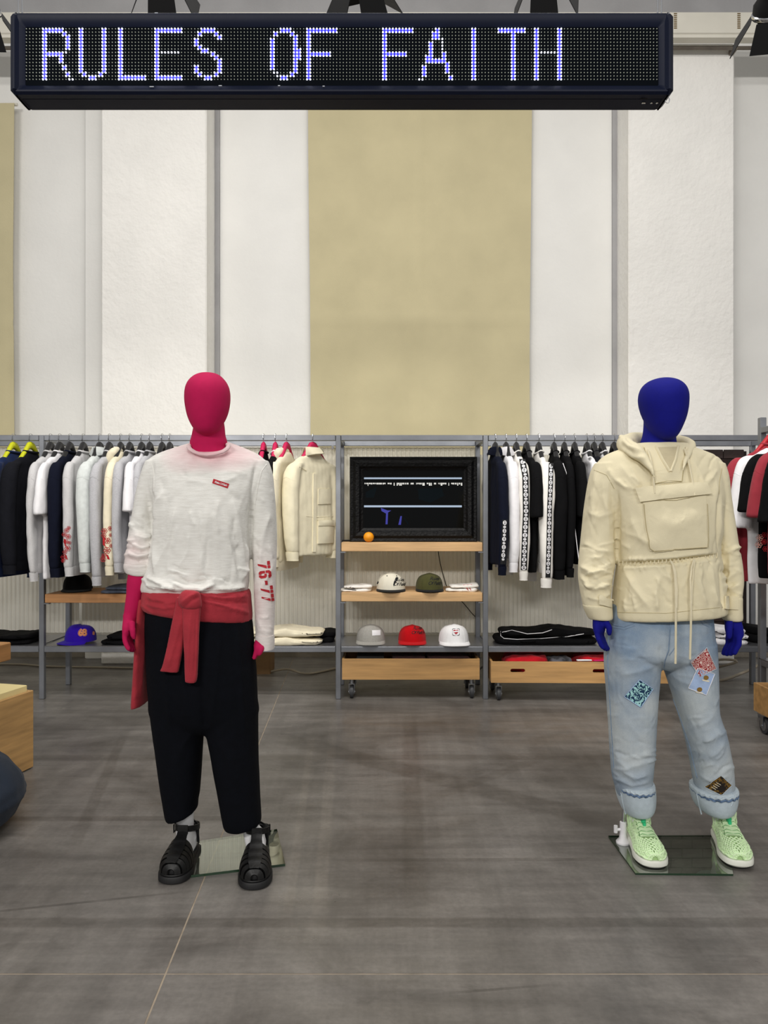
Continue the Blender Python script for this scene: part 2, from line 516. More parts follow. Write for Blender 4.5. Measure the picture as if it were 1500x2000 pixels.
# cable trunking high on the wall
M_trunk = mat('cream_metal', '#d9d5c8', 0.6, var=0.05, vscale=4)
M_dark = mat('matte_black', '#08080a', 0.65, spec=.25)
t = thing('cable_trunking', 'long cream metal cable trunking running along the top of the wall', 'trunking', (0, 6.35, 5.5))
zt0 = CAMZ + 935 * 6.35 / F; zt1 = CAMZ + 977 * 6.35 / F
G().box((0, 6.42, (zt0 + zt1) / 2), (6, 0.07, (zt1 - zt0) / 2), 0, .006).obj('trunking_body', M_trunk, t)
G().box((0, 6.40, zt0 - 0.015), (6, 0.04, 0.015)).obj('lower_lip', M_trunk, t)
M_slot = mat('brown_slot', '#6f5a34', 0.8)
for px in (1319, 1443):
    for k in range(8):
        c = P(px, 27 + k * 4.0, 6.35)
        G().box((c.x, 6.35, c.z), (0.013, 0.004, 0.004)).obj('vent_slot', M_slot, t)
for k, px in enumerate((-900, -200, 500, 1200, 1900)):
    c = P(px, 40, 6.35); G().box((c.x, 6.62, c.z), (.03, .28, .03)).obj('wall_bracket', M_trunk, t)
zc = CAMZ + 906 * 6.5 / F
t = thing('wall_conduit', 'thin brown conduit pipe clipped below the cable trunking', 'pipe', (0, 6.5, zc))
M_pipe = mat('old_pipe', '#6e665c', 0.6, var=0.2, vscale=10)
G().tube([(-6, 6.5, zc), (6, 6.5, zc)], 0.016, 10).obj('pipe_run', M_pipe, t, True)
for px in (1435, 1300, 60):
    c = P(px, 94, 6.5); G().box((c.x, 6.53, c.z), (.02, .05, .022), 0, .004).obj('pipe_clip', M_pipe, t)

# fabric drapes between the pillars
M_khaki = mat('khaki_canvas', '#c3b995', 0.9, var=0.05, vscale=3, bump=0.15, bscale=120, sheen=0.1)
def drape(label, x0, x1, ztop, zbot, d, seed):
    nx, ny = 60, 80; V = []; Fc = []
    rs = np.random.RandomState(seed)
    ph = rs.rand(8) * 6.28
    for s in (0, 1):
        for j in range(ny + 1):
            for i in range(nx + 1):
                u, v = i / nx, j / ny
                x = x0 + (x1 - x0) * u; z = ztop + (zbot - ztop) * v
                y = d + 0.016 * math.sin(u * 7 + ph[0]) + 0.012 * math.sin(u * 19 + 2 * v + ph[1]) * (0.3 + v)
                y += 0.006 * math.sin(u * 41 + ph[2] + v * 3) * v
                for kz in (0.44, 0.73, 0.9):                      # pressed fold lines
                    y -= 0.012 * math.exp(-((v - kz) / 0.008) ** 2)
                y -= 0.012 * math.exp(-((u - 0.5) / 0.012) ** 2); y += .006 * math.sin(u * 9 - v * 14 + ph[4]) * math.sin(v * 6 + ph[5])
                x += 0.012 * math.sin(v * 5 + ph[3]) * (1 if u > .95 else (-1 if u < .05 else 0))
                V.append((x, y + s * 0.003, z))
        o0 = s * (nx + 1) * (ny + 1)
        for j in range(ny):
            for i in range(nx):
                a = o0 + j * (nx + 1) + i
                f = (a, a + nx + 1, a + nx + 2, a + 1)
                Fc.append(f if s == 0 else f[::-1])
    t = thing('canvas_drape', label, 'curtain', ((x0 + x1) / 2, d, zbot))
    mesh('cloth', V, Fc, M_khaki, t, True)
    G().tube([(x0 - .02, d + .02, ztop), (x1 + .02, d + .02, ztop)], 0.014, 10).obj('hanging_rod', M_trunk, t, True)
drape('wide khaki canvas drape hanging on the white wall behind the framed screen', P(604, 0, 6.85).x, P(1036, 0, 6.85).x, 5.16, 0.5, 6.84, 1)
drape('khaki canvas drape at the wall end above the navy sweatshirts', -5.0, P(33, 0, 6.85).x, P(0, 202, 6.8).z, 0.5, 6.80, 2)

# ------------------------------------------------------------------ LED sign
SD = 2.25
M_case = mat('black_aluminium', '#0a1228', 0.5, spec=.2, metal=0.0, var=0.15, vscale=5, bump=0.03, bscale=30)
M_face = mat('led_module_black', '#04080f', 0.9, spec=.1)
sx0, sx1 = P(20, 0, SD).x, P(1315, 0, SD).x
sz0, sz1 = P(0, 182, SD).z, P(0, 22, SD).z
sgn = thing('led_sign', 'long black LED ticker sign with glowing white blue dot letters', 'sign', ((sx0 + sx1) / 2, SD, sz0))
# case: back box and a raised bevelled frame round the module face
G().box(((sx0 + sx1) / 2, SD + 0.068, (sz0 + sz1) / 2), ((sx1 - sx0) / 2 - .004, 0.042, (sz1 - sz0) / 2 - .002), 0, .012).obj('back_case', M_case, sgn)
wx0, wx1 = P(46, 0, SD).x, P(1289, 0, SD).x
wz0, wz1 = P(0, 163, SD).z, P(0, 48, SD).z
def rrect(x0, x1, z0, z1, r, n=5):
    out = []
    for cx, cz, a0 in ((x1 - r, z0 + r, -90), (x1 - r, z1 - r, 0), (x0 + r, z1 - r, 90), (x0 + r, z0 + r, 180)):
        for k in range(n + 1):
            a = math.radians(a0 + 90 * k / n); out.append((cx + r * math.cos(a), cz + r * math.sin(a)))
    return out
fr = []
for (ins, yy) in ((0.0, SD + .03), (0.0, SD + .008), (0.006, SD)):
    fr.append([Vector((x, yy, z)) for x, z in rrect(sx0 + ins, sx1 - ins, sz0 + ins, sz1 - ins, .016)])
for (a, yy) in ((0.35, SD - .0005), (0.8, SD + .006), (1.0, SD + .012), (1.0, SD + .03)):
    fr.append([Vector((x, yy, z)) for x, z in rrect(sx0 + (wx0 - sx0) * a, sx1 + (wx1 - sx1) * a, sz0 + (wz0 - sz0) * a, sz1 + (wz1 - sz1) * a, .016 - .012 * a)])
G().loft(fr, caps=False).obj('front_frame', M_case, sgn, True, sharp=25)
for xe, s in ((sx0, 1), (sx1, -1)):
    G().box((xe + s * .013, SD + .05, (sz0 + sz1) / 2), (.0155, .056, (sz1 - sz0) / 2 + .0015), 0, .013).obj('end_cap', M_case, sgn, True, sharp=30)
G().box(((wx0 + wx1) / 2, SD + .0165, (wz0 + wz1) / 2), ((wx1 - wx0) / 2, .0035, (wz1 - wz0) / 2)).obj('module_face', M_face, sgn)
LED = {}
def put(c0, rows):
    for r, s in enumerate(rows):
        for k, ch in enumerate(s):
            if ch == 'X': LED[(c0 + k, r)] = 1
put(5, ['XXXXXXX', 'XXXXXXXX', 'XX....XXX'] + ['XX.....XX'] * 4 + ['XXXXXXXX', 'XXXXXXX', 'XX...XX', 'XX...XX', 'XX....XX', 'XX....XX', 'XX.....XX', 'XX.....XX', 'XX......XX'])
put(16, ['XX.....XX'] * 13 + ['XXX...XXX', '.XXXXXXX.', '...XXX...'])
put(28, ['XX'] * 14 + ['X' * 9] * 2)
put(39, ['X' * 9] * 2 + ['XX'] * 5 + ['X' * 8] + ['XX'] * 6 + ['X' * 9] * 2)
put(51, ['..XXXXX..', '.XXXXXXX.', '.XX...XXX', 'XX.....XX', 'XX', 'XXX', '.XXXX', '..XXXXX', '.....XXX', '......XXX', '.......XX', 'XX.....XX', 'XX.....XX', 'XXX...XXX', '.XXXXXXX.', '...XXX...'])
put(74, ['...XXXX..', '.XXXXXXX.', '.XX...XXX', 'XX.....XX', 'XX.....XX', 'XX.....XX'] + ['XX.....XXX'] * 4 + ['XX.....XX'] * 3 + ['.XX...XXX', '..XXXXXX.', '...XXX...'])
put(85, ['X' * 10] * 2 + ['XX'] * 5 + ['X' * 8] * 2 + ['XX'] * 7)
put(108, ['X' * 10] * 2 + ['XX'] * 5 + ['X' * 8] * 2 + ['XX'] * 7)
put(119, ['.....XX', '....XXX', '....XXX', '....XXXX', '...XX..X', '...XX..X', '...XX..X', '...XX..XX', '..XXX..XX', '..XXXXXXX', '..XXXXXXXX', '.XX.....XX', '.XX.....XX', '.XX.....XX', '.XX......XX', 'XX.......XX'])
put(135, ['XX'] * 16)
put(143, ['X' * 9] * 2 + ['....XX'] * 14)
put(154, ['XX.....XX'] * 7 + ['X' * 9] + ['XX.....XX'] * 8)
lit = G(); off = G(); blue = G()
p00 = P(51.6, 56.2, SD + .012); p11 = P(51.6 + 191 * 6.447, 155.0, SD + .012)
def led_pos(c, r): return p00.x + (p11.x - p00.x) * c / 191, p00.z + (p11.z - p00.z) * r / 15
for c in range(192):
    for r in range(16):
        x, z = led_pos(c, r); on = (c, r) in LED
        R = 0.0027 if on else 0.0016; n = 6; yb = SD + .0128; yt = SD + (.0095 if on else .0108)
        ring0 = [(x + R * math.cos(6.2832 * k / n), yb, z + R * math.sin(6.2832 * k / n)) for k in range(n)]
        ring1 = [(x + .65 * R * math.cos(6.2832 * k / n), yt, z + .65 * R * math.sin(6.2832 * k / n)) for k in range(n)]
        (lit if on else off).add(ring0 + ring1, [(k, k + n, (k + 1) % n + n, (k + 1) % n) for k in range(n)] + [tuple(reversed(range(n, 2 * n)))])
        if on and (c + 1, r) in LED and (c, r + 1) in LED and (c + 1, r + 1) in LED:
            x2, z2 = led_pos(c + 1, r + 1); e = .0
            blue.add([(x - e, SD + .0126, z2), (x2, SD + .0126, z2), (x2, SD + .0126, z), (x - e, SD + .0126, z)], [(0, 1, 2, 3)])
M_lit = mat('lit_led', '#ffffff', 0.4, emit='#eef0ff', estr=4.0)
M_blue = mat('blue_led_halo', '#0a10c0', 0.4, emit='#1a14e6', estr=1.3)  # glowing quads paint the blue halo between lit dots
M_unlit = mat('dim_led', '#c9cfc0', 0.3, emit='#c8d0b8', estr=0.12)
for gg, nm, mm in ((lit, 'lit_leds', M_lit), (off, 'dim_leds', M_unlit), (blue, 'blue_led_halos', M_blue)):
    o = gg.obj(nm, mm, sgn); o['kind'] = 'stuff'
M_steel = mat('galvanised_steel', '#8d9096', 0.42, metal=0.75, var=0.12, vscale=7, bump=0.04, bscale=40)
M_chrome = mat('chrome', '#d6d8dc', 0.18, metal=1.0)
for px in (1288, 40):
    c = P(px, 22, SD + .05)
    g = G()
    for dx in (-.006, .006): g.tube([(c.x + dx, SD + .05, sz1 - .005), (c.x + dx * .6, SD + .05, sz1 + .8)], .0028, 6)
    g.obj('hanging_wire', M_chrome, sgn, True)
c = P(1296, 196, SD + .03)
G().tube([(c.x - .07, SD + .03, sz0 + .004), (c.x, SD + .03, sz0 + .008), (c.x + .012, SD + .03, sz0 + .012)], .006, 6).obj('latch', M_dark, sgn, True)
G().tube([(c.x + .012 + .007 * math.cos(a), SD + .03, sz0 - .004 + .009 * math.sin(a)) for a in np.linspace(0, 6.28, 13)], .0015, 5).obj('ring', M_chrome, sgn, True)
for px, py in ((1277, 189), (1260, 201), (1288, 202), (1263, 209)):
    c = P(px, py, SD + .03); G().lathe((c.x, SD + .05, sz0 - .001), [(.001, -.003), (.004, -.002), (.004, .003)], 8).obj('screw', M_chrome, sgn)
M_scuff = mat('bare_scuff', '#b9bdc6', 0.5)
for px, py, w_ in ((296, 169, 4), (430, 167, 3), (1100, 27, 3), (305, 25, 3), (632, 168, 2), (545, 167, 2)):
    c = P(px, py, SD); G().box((c.x, SD + .0015, c.z), (.0016 * w_, .0012, .0012)).obj('scuff_mark', M_scuff, sgn)
g = G()
for px in (1192, 1200): 
    c = P(px, 18, SD + .05); g.box((c.x, SD + .05, sz1 + .006), (.011, .02, .009))
g.obj('cable_gland', M_dark, sgn)

# ------------------------------------------------------------------ track spotlights with barn doors
M_lens = mat('lamp_lens', '#f2f4f8', 0.2, emit='#fff6e8', estr=3.0)
def spot(label, px, py, d, aim, power, roll=0.0, size=1.0):
    loc = P(px, py, d); aim = Vector(aim)
    t = thing('stage_spotlight', label, 'spotlight', loc, 'barn door spotlights over the stand')
    z = (aim - loc).normalized(); x = z.cross(Vector((0, 0, 1))).normalized(); y = x.cross(z)
    ca, sa = math.cos(roll), math.sin(roll)
    x, y = x * ca + y * sa, y * ca - x * sa
    mp = lambda a, b, c: loc + (x * a + y * b + z * c) * size
    prof = [(.03, -.20), (.055, -.19), (.062, -.12), (.062, -.05), (.075, -.03), (.075, .02), (.068, .02), (.06, -.01)]
    g = G(); n = 20
    g.loft([[mp(r * math.cos(6.2832 * j / n), r * math.sin(6.2832 * j / n), c) for j in range(n)] for r, c in prof])
    g.obj('lamp_can', M_dark, t, True)
    g = G()
    for zc in (-.15, -.12, -.09):
        g.loft([[mp(r * math.cos(6.2832 * j / n), r * math.sin(6.2832 * j / n), zc + dz) for j in range(n)] for r, dz in ((.06, -.006), (.069, -.004), (.069, .004), (.06, .006))])
    g.obj('cooling_fins', M_dark, t, True)
    g = G(); g.loft([[mp(r * math.cos(6.2832 * j / n), r * math.sin(6.2832 * j / n), c) for j in range(n)] for r, c in ((.001, .0), (.055, -.004), (.055, -.012))]); g.obj('lens', M_lens, t, True)
    g = G(); g.loft([[mp(r * math.cos(6.2832 * j / n), r * math.sin(6.2832 * j / n), c) for j in range(n)] for r, c in ((.0755, .0), (.0785, .003), (.0785, .012), (.0755, .016))]); g.obj('chrome_ring', M_chrome, t, True)
    for k in range(4):
        a = k * math.pi / 2; ca, sa = math.cos(a), math.sin(a)
        q = [(-.07, .072, .018), (.07, .072, .018), (.105, .135, .13), (-.105, .135, .13)] if k % 2 else [(-.05, .075, .018), (.05, .075, .018), (.06, .12, .12), (-.06, .12, .12)]
        V = []
        for th in (0, .003):
            V += [mp(u * ca - (v + th) * sa, u * sa + (v + th) * ca, w_) for u, v, w_ in q]
        G().add(V, [(0, 1, 2, 3), (7, 6, 5, 4), (0, 4, 5, 1), (1, 5, 6, 2), (2, 6, 7, 3), (3, 7, 4, 0)]).obj('barn_door', M_dark, t)
    g = G(); g.tube([mp(-.085, 0, -.07), mp(-.085, 0, -.07) + Vector((0, 0, .16)), mp(.085, 0, -.07) + Vector((0, 0, .16)), mp(.085, 0, -.07)], .008, 6)
    g.obj('yoke', M_dark, t)
    top = (mp(-.085, 0, -.07) + mp(.085, 0, -.07)) / 2 + Vector((0, 0, .16))
    G().tube([top, top + Vector((0, 0, .5))], .009, 8).obj('drop_rod', M_dark, t, True)
    l = bpy.data.lights.new('spot_beam', 'SPOT'); l.energy = power; l.spot_size = math.radians(75); l.spot_blend = 0.7
    l.shadow_soft_size = 0.07; l.color = (1, .96, .90)
    lo = bpy.data.objects.new('spot_beam', l); COL.objects.link(lo); lo.parent = t
    lo.matrix_parent_inverse = Matrix.Translation(-loc)
    lo.location = mp(0, 0, .03); lo.rotation_euler = z.to_track_quat('-Z', 'Y').to_euler()
SPOTP = 62
spot('black barn door spotlight beside the end of the LED sign above the navy garments', -38, 18, 3.1, (-2.2, 5.6, 1.2), SPOTP, .3)
spot('black barn door spotlight over the letters R and U of the LED sign', 316, -48, 3.1, (-1.3, 6.0, 1.3), SPOTP)
spot('black spotlight with chrome rim over the word OF on the LED sign', 705, -42, 3.1, (0.2, 6.0, 1.0), SPOTP, .5)
spot('black barn door spotlight over the letters TH of the LED sign', 1062, -45, 3.1, (1.5, 6.0, 1.3), SPOTP)
spot('black barn door spotlight beside the hanging end of the LED sign near the trunking', 1508, 22, 3.1, (2.4, 5.6, 1.2), SPOTP, -.2)

# ------------------------------------------------------------------ steel rack
RF, RB = 5.37, 5.815; TB = 0.02
XP = [-4.6, -2.47, -0.33, 0.733, 2.885]
ZTOP = 1.905; ZSH = 0.385
rack = thing('garment_rack', 'long grey square tube steel garment rack with bays along the wall', 'rack', (0.2, RF, 0))
for x in XP:
    for y in (RF, RB):
        G().box((x, y, ZTOP / 2), (TB * .92, TB * .92, ZTOP / 2), 0, .003).obj('post', M_steel, rack)
for a, b in zip(XP[:-1], XP[1:]):
    for y in (RF, RB):
        G().box(((a + b) / 2, y, ZTOP - TB), ((b - a) / 2 - TB, TB, TB), 0, .003).obj('top_rail', M_steel, rack)
        G().box(((a + b) / 2, y, ZSH - TB - .006), ((b - a) / 2 - TB, TB, TB), 0, .003).obj('shelf_rail', M_steel, rack)
for x in XP:
    for z in (ZTOP - TB, ZSH - TB - .006):
        G().box((x, (RF + RB) / 2, z), (TB * .9, (RB - RF) / 2 - TB, TB * .9)).obj('side_rail', M_steel, rack)
M_plate = mat('brushed_shelf_plate', '#96979b', 0.3, metal=0.85, var=0.1, vscale=3, bump=0.12, bscale=50, stretch=(12, .4, 1))
for a, b in zip(XP[:-1], XP[1:]):
    G().box(((a + b) / 2, (RF + RB) / 2, ZSH - .003), ((b - a) / 2 - TB, (RB - RF) / 2 + TB - .002, .003)).obj('shelf_plate', M_plate, rack)
for px in (122, 290, 553, 650, 960, 1075, 1300):
    c = P(px, 872, RB); G().box((c.x, RB - .022, ZTOP - .05), (.008, .004, .014)).obj('panel_clip', M_chrome, rack)

# corrugated translucent sheets on the back of the rack
def sheet_mat():
    m = bpy.data.materials.new('corrugated_plastic'); m.use_nodes = True
    nt = m.node_tree; N = nt.nodes; Lk = nt.links
    b = N['Principled BSDF']; b.inputs['Base Color'].default_value = lin('#eeebe0'); b.inputs['Roughness'].default_value = 0.25
    t = N.new('ShaderNodeBsdfTranslucent'); t.inputs['Color'].default_value = lin('#d8d3c4')
    tr = N.new('ShaderNodeBsdfTransparent'); tr.inputs['Color'].default_value = lin('#e6e2d6')
    m1 = N.new('ShaderNodeMixShader'); m1.inputs[0].default_value = 0.22
    m2 = N.new('ShaderNodeMixShader'); m2.inputs[0].default_value = 0.10
    Lk.new(b.outputs[0], m1.inputs[1]); Lk.new(t.outputs[0], m1.inputs[2])
    Lk.new(m1.outputs[0], m2.inputs[1]); Lk.new(tr.outputs[0], m2.inputs[2])
    Lk.new(m2.outputs[0], N['Material Output'].inputs['Surface'])
    return m
M_sheet = sheet_mat()
def corrugated(label, x0, x1, z0, z1, y):
    V = []; Fc = []; n = int((x1 - x0) / 0.034 * 8)
    for i in range(n + 1):
        x = x0 + (x1 - x0) * i / n
        yy = y + 0.006 * math.sin((x - x0) / 0.034 * 2 * math.pi) + .004 * math.sin(x * 5)
        V += [(x, yy, z0), (x, yy, z1)]
    for i in range(n): Fc.append((2 * i, 2 * i + 2, 2 * i + 3, 2 * i + 1))
    o = mesh('corrugated_sheet', V, Fc, M_sheet, None, True)
    tag(o, label, 'panel', 'corrugated sheets behind the rack')
YS = RB + TB + .014
corrugated('corrugated translucent plastic sheet behind the navy garments on yellow hangers', -4.6, -2.40, .40, 1.86, YS)
corrugated('corrugated translucent plastic sheet behind the grey and cream sweatshirts', -2.38, -0.36, .40, 1.86, YS)
corrugated('corrugated translucent plastic sheet behind the framed screen and caps', -0.34, 0.72, .40, 1.86, YS)
corrugated('corrugated translucent plastic sheet behind the taped black and white tops', 0.745, 2.04, .40, 1.80, YS)
# dark brick-look board closing the end of the rack
M_brk = mat('dark_brown_brick', '#2a1a16', 0.6, var=0.3, vscale=6, bump=0.2)
M_mort = mat('dark_mortar', '#1c110f', 0.8)
bd = thing('brick_panel', 'dark brown brick-faced board behind the rack beside the red garments', 'panel', (2.45, YS + .02, .4))
G().box((2.46, YS + .02, 1.12), (0.40, .012, .71)).obj('backing_board', M_mort, bd)
bme = None; cnt = 0
for r in range(19):
    for k in range(5):
        x = 2.06 + .08 + k * .164 + (.04 if r % 2 else -.04)
        if x - .08 < 2.05 or x + .08 > 2.87: continue
        z = .41 + .037 + r * .0755
        if bme is None:
            o = G().box((0, 0, 0), (.0795, .006, .0355), 0, .003).obj('brick', M_brk, bd, local=True); bme = o.data
        else: o = link('brick', bme, bd, True)
        o.location = (x - 2.45, -.016 - .001 * ((r * 3 + k) % 3), z - .4)

# ------------------------------------------------------------------ side rack at the right
SX, SXB = 2.485, 2.93; SY0, SY1 = 2.7, 4.88
M_steel2 = M_steel
r2 = thing('side_garment_rack', 'grey steel garment rack standing square to the wall with red hangers', 'rack', (SX, SY1, 0))
for x in (SX, SXB):
    for y in (SY0, SY1):
        G().box((x, y, .985), (TB, TB, .985), 0, .003).obj('post', M_steel, r2)
for x in (SX, SXB):
    for z in (1.885, .365): G().box((x, (SY0 + SY1) / 2, z), (TB, (SY1 - SY0) / 2 - TB, TB), 0, .003).obj('long_rail', M_steel, r2)
for y in (SY0, SY1):
    for z in (1.885, .365): G().box(((SX + SXB) / 2, y, z), ((SXB - SX) / 2 - TB, TB, TB)).obj('end_rail', M_steel, r2)
G().box(((SX + SXB) / 2, (SY0 + SY1) / 2, .389), ((SXB - SX) / 2 + TB, (SY1 - SY0) / 2, .003)).obj('shelf_plate', M_plate, r2)
M_oak = wood('oak_board', '#cfa878'); M_oaky = wood('oak_board_y', '#b98450', 'y')
tag(G().box(((SX + SXB) / 2, (SY0 + SY1) / 2 - .06, .672), ((SXB - SX) / 2 - .021, (SY1 - SY0) / 2 - .07, .032), 0, .003).obj('wooden_shelf', M_oaky),
    'oak shelf board under the red and black tees of the side rack', 'shelf')
g = G()
for y in (SY0 + .01, SY1 - .13): g.box(((SX + SXB) / 2, y, .636), ((SXB - SX) / 2, .012, .004))
g.obj('shelf_bracket', M_steel, r2)
# ================================================================== SHELVES AND FURNITURE
g = G()
for z in (1.066, .703):
    for x in (XP[2], XP[3]):
        s = 1 if x == XP[2] else -1
        for y in (RF, RB): g.box((x + s * .035, y, z - .006), (.018, .018, .004))
for y in (RF, RB):
    g.box((XP[1] + .035, y, .689), (.018, .018, .004)); g.box((-1.47, y, .54), (.016, .016, .153))
g.obj('shelf_support', M_steel, rack)
def board(label, x0, x1, z1, th, y0=RF - .012, y1=RB + .015, m=M_oak):
    o = G().box(((x0 + x1) / 2, (y0 + y1) / 2, z1 - th / 2), ((x1 - x0) / 2, (y1 - y0) / 2, th / 2), 0, .003).obj('wooden_shelf', m)
    return tag(o, label, 'shelf')
ex = TB + .002
board('oak shelf board carrying the black framed screen and the orange', XP[2] + ex, XP[3] - ex, 1.130, .064)
board('oak shelf board with the cream cap and the olive cap', XP[2] + ex, XP[3] - ex, .768, .064)
board('thick oak shelf board under the black cap and the grey jeans', XP[1] + ex, -1.45, .757, .063, m=wood('oak_warm', '#c08a58'))

def slot(cx, cz, w_, h, n=6):
    r = h / 2; out = []
    for s, a0 in ((1, -90), (-1, 90)):
        for k in range(n + 1):
            a = math.radians(a0 + 180 * k / n); out.append((cx + s * (w_ / 2 - r) + r * math.cos(a), cz + r * math.sin(a)))
    return out
M_crate = wood('oak_crate', '#bf9560'); M_cratein = wood('oak_crate_inside', '#b48a55')
M_rub = mat('grey_rubber', '#3a3b3e', 0.6); M_zinc = mat('zinc', '#9a9da1', 0.35, metal=0.9)
def caster(par, x, y, r=.045, yaw=0.0, ztop=.145):
    g = G().lathe((x, y, r), [(.001, -.013), (r * .72, -.013), (r * .97, -.012), (r, -.006), (r, .006), (r * .97, .012), (r * .72, .013), (.001, .013)], 22, 'x')
    wh = g.obj('caster_wheel', M_rub, par, True)
    G().lathe((x, y, r), [(.001, -.016), (r * .3, -.016), (r * .62, -.0135), (r * .62, .0135), (r * .3, .016), (.001, .016)], 18, 'x').obj('wheel_hub', M_zinc, wh, True)
    g = G()
    for s in (-1, 1): g.box((x + s * .019, y + .006, r + .022), (.002, .016, .034))
    g.box((x, y + .006, r * 2 + .012), (.021, .020, .003)); g.cyl((x, y + .008, (r * 2 + .015 + ztop) / 2), .016, max(.01, ztop - r * 2 - .015))
    g.box((x, y + .004, ztop - .003), (.032, .032, .003)); g.cyl((x, y, r), .005, .05, 'x', 8)
    g.obj('caster_fork', M_zinc, par)
def crate(label, x0, x1, yf, depth, z0, z1, fs=(), bs=(), rz=0.0):
    c = Vector(((x0 + x1) / 2, yf + depth / 2, 0))
    t = thing('rolling_crate', label, 'crate', c, None, rz)
    R = Matrix.Translation(c) @ Matrix.Rotation(rz, 4, 'Z')
    hw = (x1 - x0) / 2; hd = depth / 2; th = .015; h = z1 - z0
    def pan(nm, sy, slots):
        f = lambda u, v, w_: (u, sy * hd - (th * w_ if sy > 0 else -th * w_), v)
        G().prism([(-hw, z0), (hw, z0), (hw, z1), (-hw, z1)], [slot(*s)[::-1] for s in slots], f, 1.0).obj(nm, M_crate, t, local=True)
    pan('front_panel', -1, fs); pan('back_panel', 1, bs)
    for s in (-1, 1): G().box((s * (hw - th / 2), 0, (z0 + z1) / 2), (th / 2, hd - th, h / 2)).obj('side_panel', M_cratein, t, local=True)
    G().box((0, 0, z0 + .006), (hw - th, hd - th, .006)).obj('crate_floor', M_cratein, t, local=True)
    return t, hw, hd
tC, hw, hd = crate('oak crate on casters below the grey red and white caps', P(668, 0, 5.34).x, P(937, 0, 5.34).x, 5.345, .40, .143, .292, (), ((-.28, .272, .10, .024), (.24, .272, .10, .024)))
for x in (P(687, 0, 5.4).x, P(921, 0, 5.4).x):
    for y in (5.40, 5.70): caster(tC, x, y)
tD, hwD, hdD = crate('oak crate on casters filled with red garments beside the jeans', .766, 2.05, 5.27, .44, .135, .285, ((-.452, .222, .105, .026), (.13, .222, .105, .026)), (), math.radians(-1.2))
for x in (P(974, 0, 5.33).x, 1.95):
    for y in (5.34, 5.64): caster(tD, x, y, ztop=.135)
tE, _, _ = crate('small oak crate on grey casters pushed below the side rack', 2.30, 2.80, 3.9, .72, .118, .29, (), ())
for x in (2.322, 2.76):
    for y in (3.98, 4.52): caster(tE, x, y, .05, ztop=.118)
caster(tE, 2.30 + .02, 4.50, .056, ztop=.118) if False else None

# things in the crates
def clump(name, label, cat, c, h, m, seed, group=None, amp=.012, freq=30, rz=0.0):
    g = G(); n = 5
    rings = []
    for k in range(9):
        a = -math.pi / 2 + math.pi * k / 8
        q = max(.03, math.cos(a)) ** .45
        rings.append(ell((c[0], c[1], c[2] + h[2] * math.copysign(abs(math.sin(a)) ** .7, math.sin(a))), h[0] * q, h[1] * q, 36, 4.0, 0, rz))
    g.loft(rings)
    fn = None
    zmin = c[2] - h[2]
    def fn(co, no):
        co = co.copy(); co[:, 2] = np.maximum(co[:, 2], zmin); return co
    o = cloth(name, g, m, None, min(.011, h[2] * .5), 2, (), ((amp, (freq, freq, freq * .5), seed), (amp * .5, freq * 2.3, seed + 1)), fn=fn)
    return tag(o, label, cat, group)
M_red = fabric('red_jersey', '#b81422', .1); M_blk = fabric('black_jersey', '#09090b', .1, sheen=0)
M_navy = fabric('navy_jersey', '#0e1222', .1, sheen=0); M_char = fabric('charcoal_jersey', '#15161c', .12, sheen=0)
M_white = fabric('white_cotton', '#eeedf0', .03); M_hgrey = fabric('heather_grey', '#b7b7bb', .10, 160)
M_lgrey = fabric('light_heather_grey', '#c9c8c9', .07, 160); M_cream = fabric('cream_cotton', '#e9e0c6', .04)
M_ecru = fabric('ecru_twill', '#e8e0c4', .04, 20, .15, 300); M_pale = fabric('bleached_denim', '#d3d8d6', .07, 40)
M_rose = fabric('faded_red_jersey', '#98343f', .1, 12); M_pink = mat('hot_pink_plastic', '#d21a68', .5)
M_dnavy = fabric('deep_blue_jersey', '#16264c', .1); M_wht2 = fabric('off_white_jersey', '#efece6', .03)
clump('folded_garment', 'red garment crumpled in the wide oak crate beside the printed garment', 'garment', (1.04, 5.47, .250), (.16, .15, .062), M_red, 3, 'red garments in the crate', .016)
clump('folded_garment', 'red garment lying below the pink hanger piece in the wide oak crate', 'garment', (1.62, 5.47, .25), (.22, .15, .058), M_red, 5, 'red garments in the crate', .014)
clump('folded_garment', 'black and white printed garment between the red garments in the crate', 'garment', (1.28, 5.42, .25), (.085, .1, .045), fabric('black_white_print', '#56565c', .8, 22), 6, None, .014)
tag(G().box((1.60, 5.33, .285), (.10, .012, .004), .1, .003).obj('hanger_piece', M_pink), 'pink plastic hanger sticking out of the red garments in the crate', 'hanger')
tag(G().box((1.44, 5.34, .284), (.055, .014, .005), .05, .004).obj('paper_tag', M_white), 'white paper tag lying on the red garments in the crate', 'tag')
MG = [fabric('magazine_dark', '#2a2522', .6, 30), fabric('magazine_red', '#5b2426', .8, 24)]
for k, (x, w_) in enumerate(((-.10, .10), (.18, .12), (.47, .15))):
    o = G().box((x, 5.50, .262), (w_, .13, .027), .03 * k, .003).obj('printed_leaflet_pack', MG[k > 0])
    tag(o, ['dark printed leaflet pack lying in the oak crate below the grey cap', 'red and black printed leaflet pack in the crate below the red cap', 'red printed leaflet pack in the crate below the white cap'][k], 'leaflets')

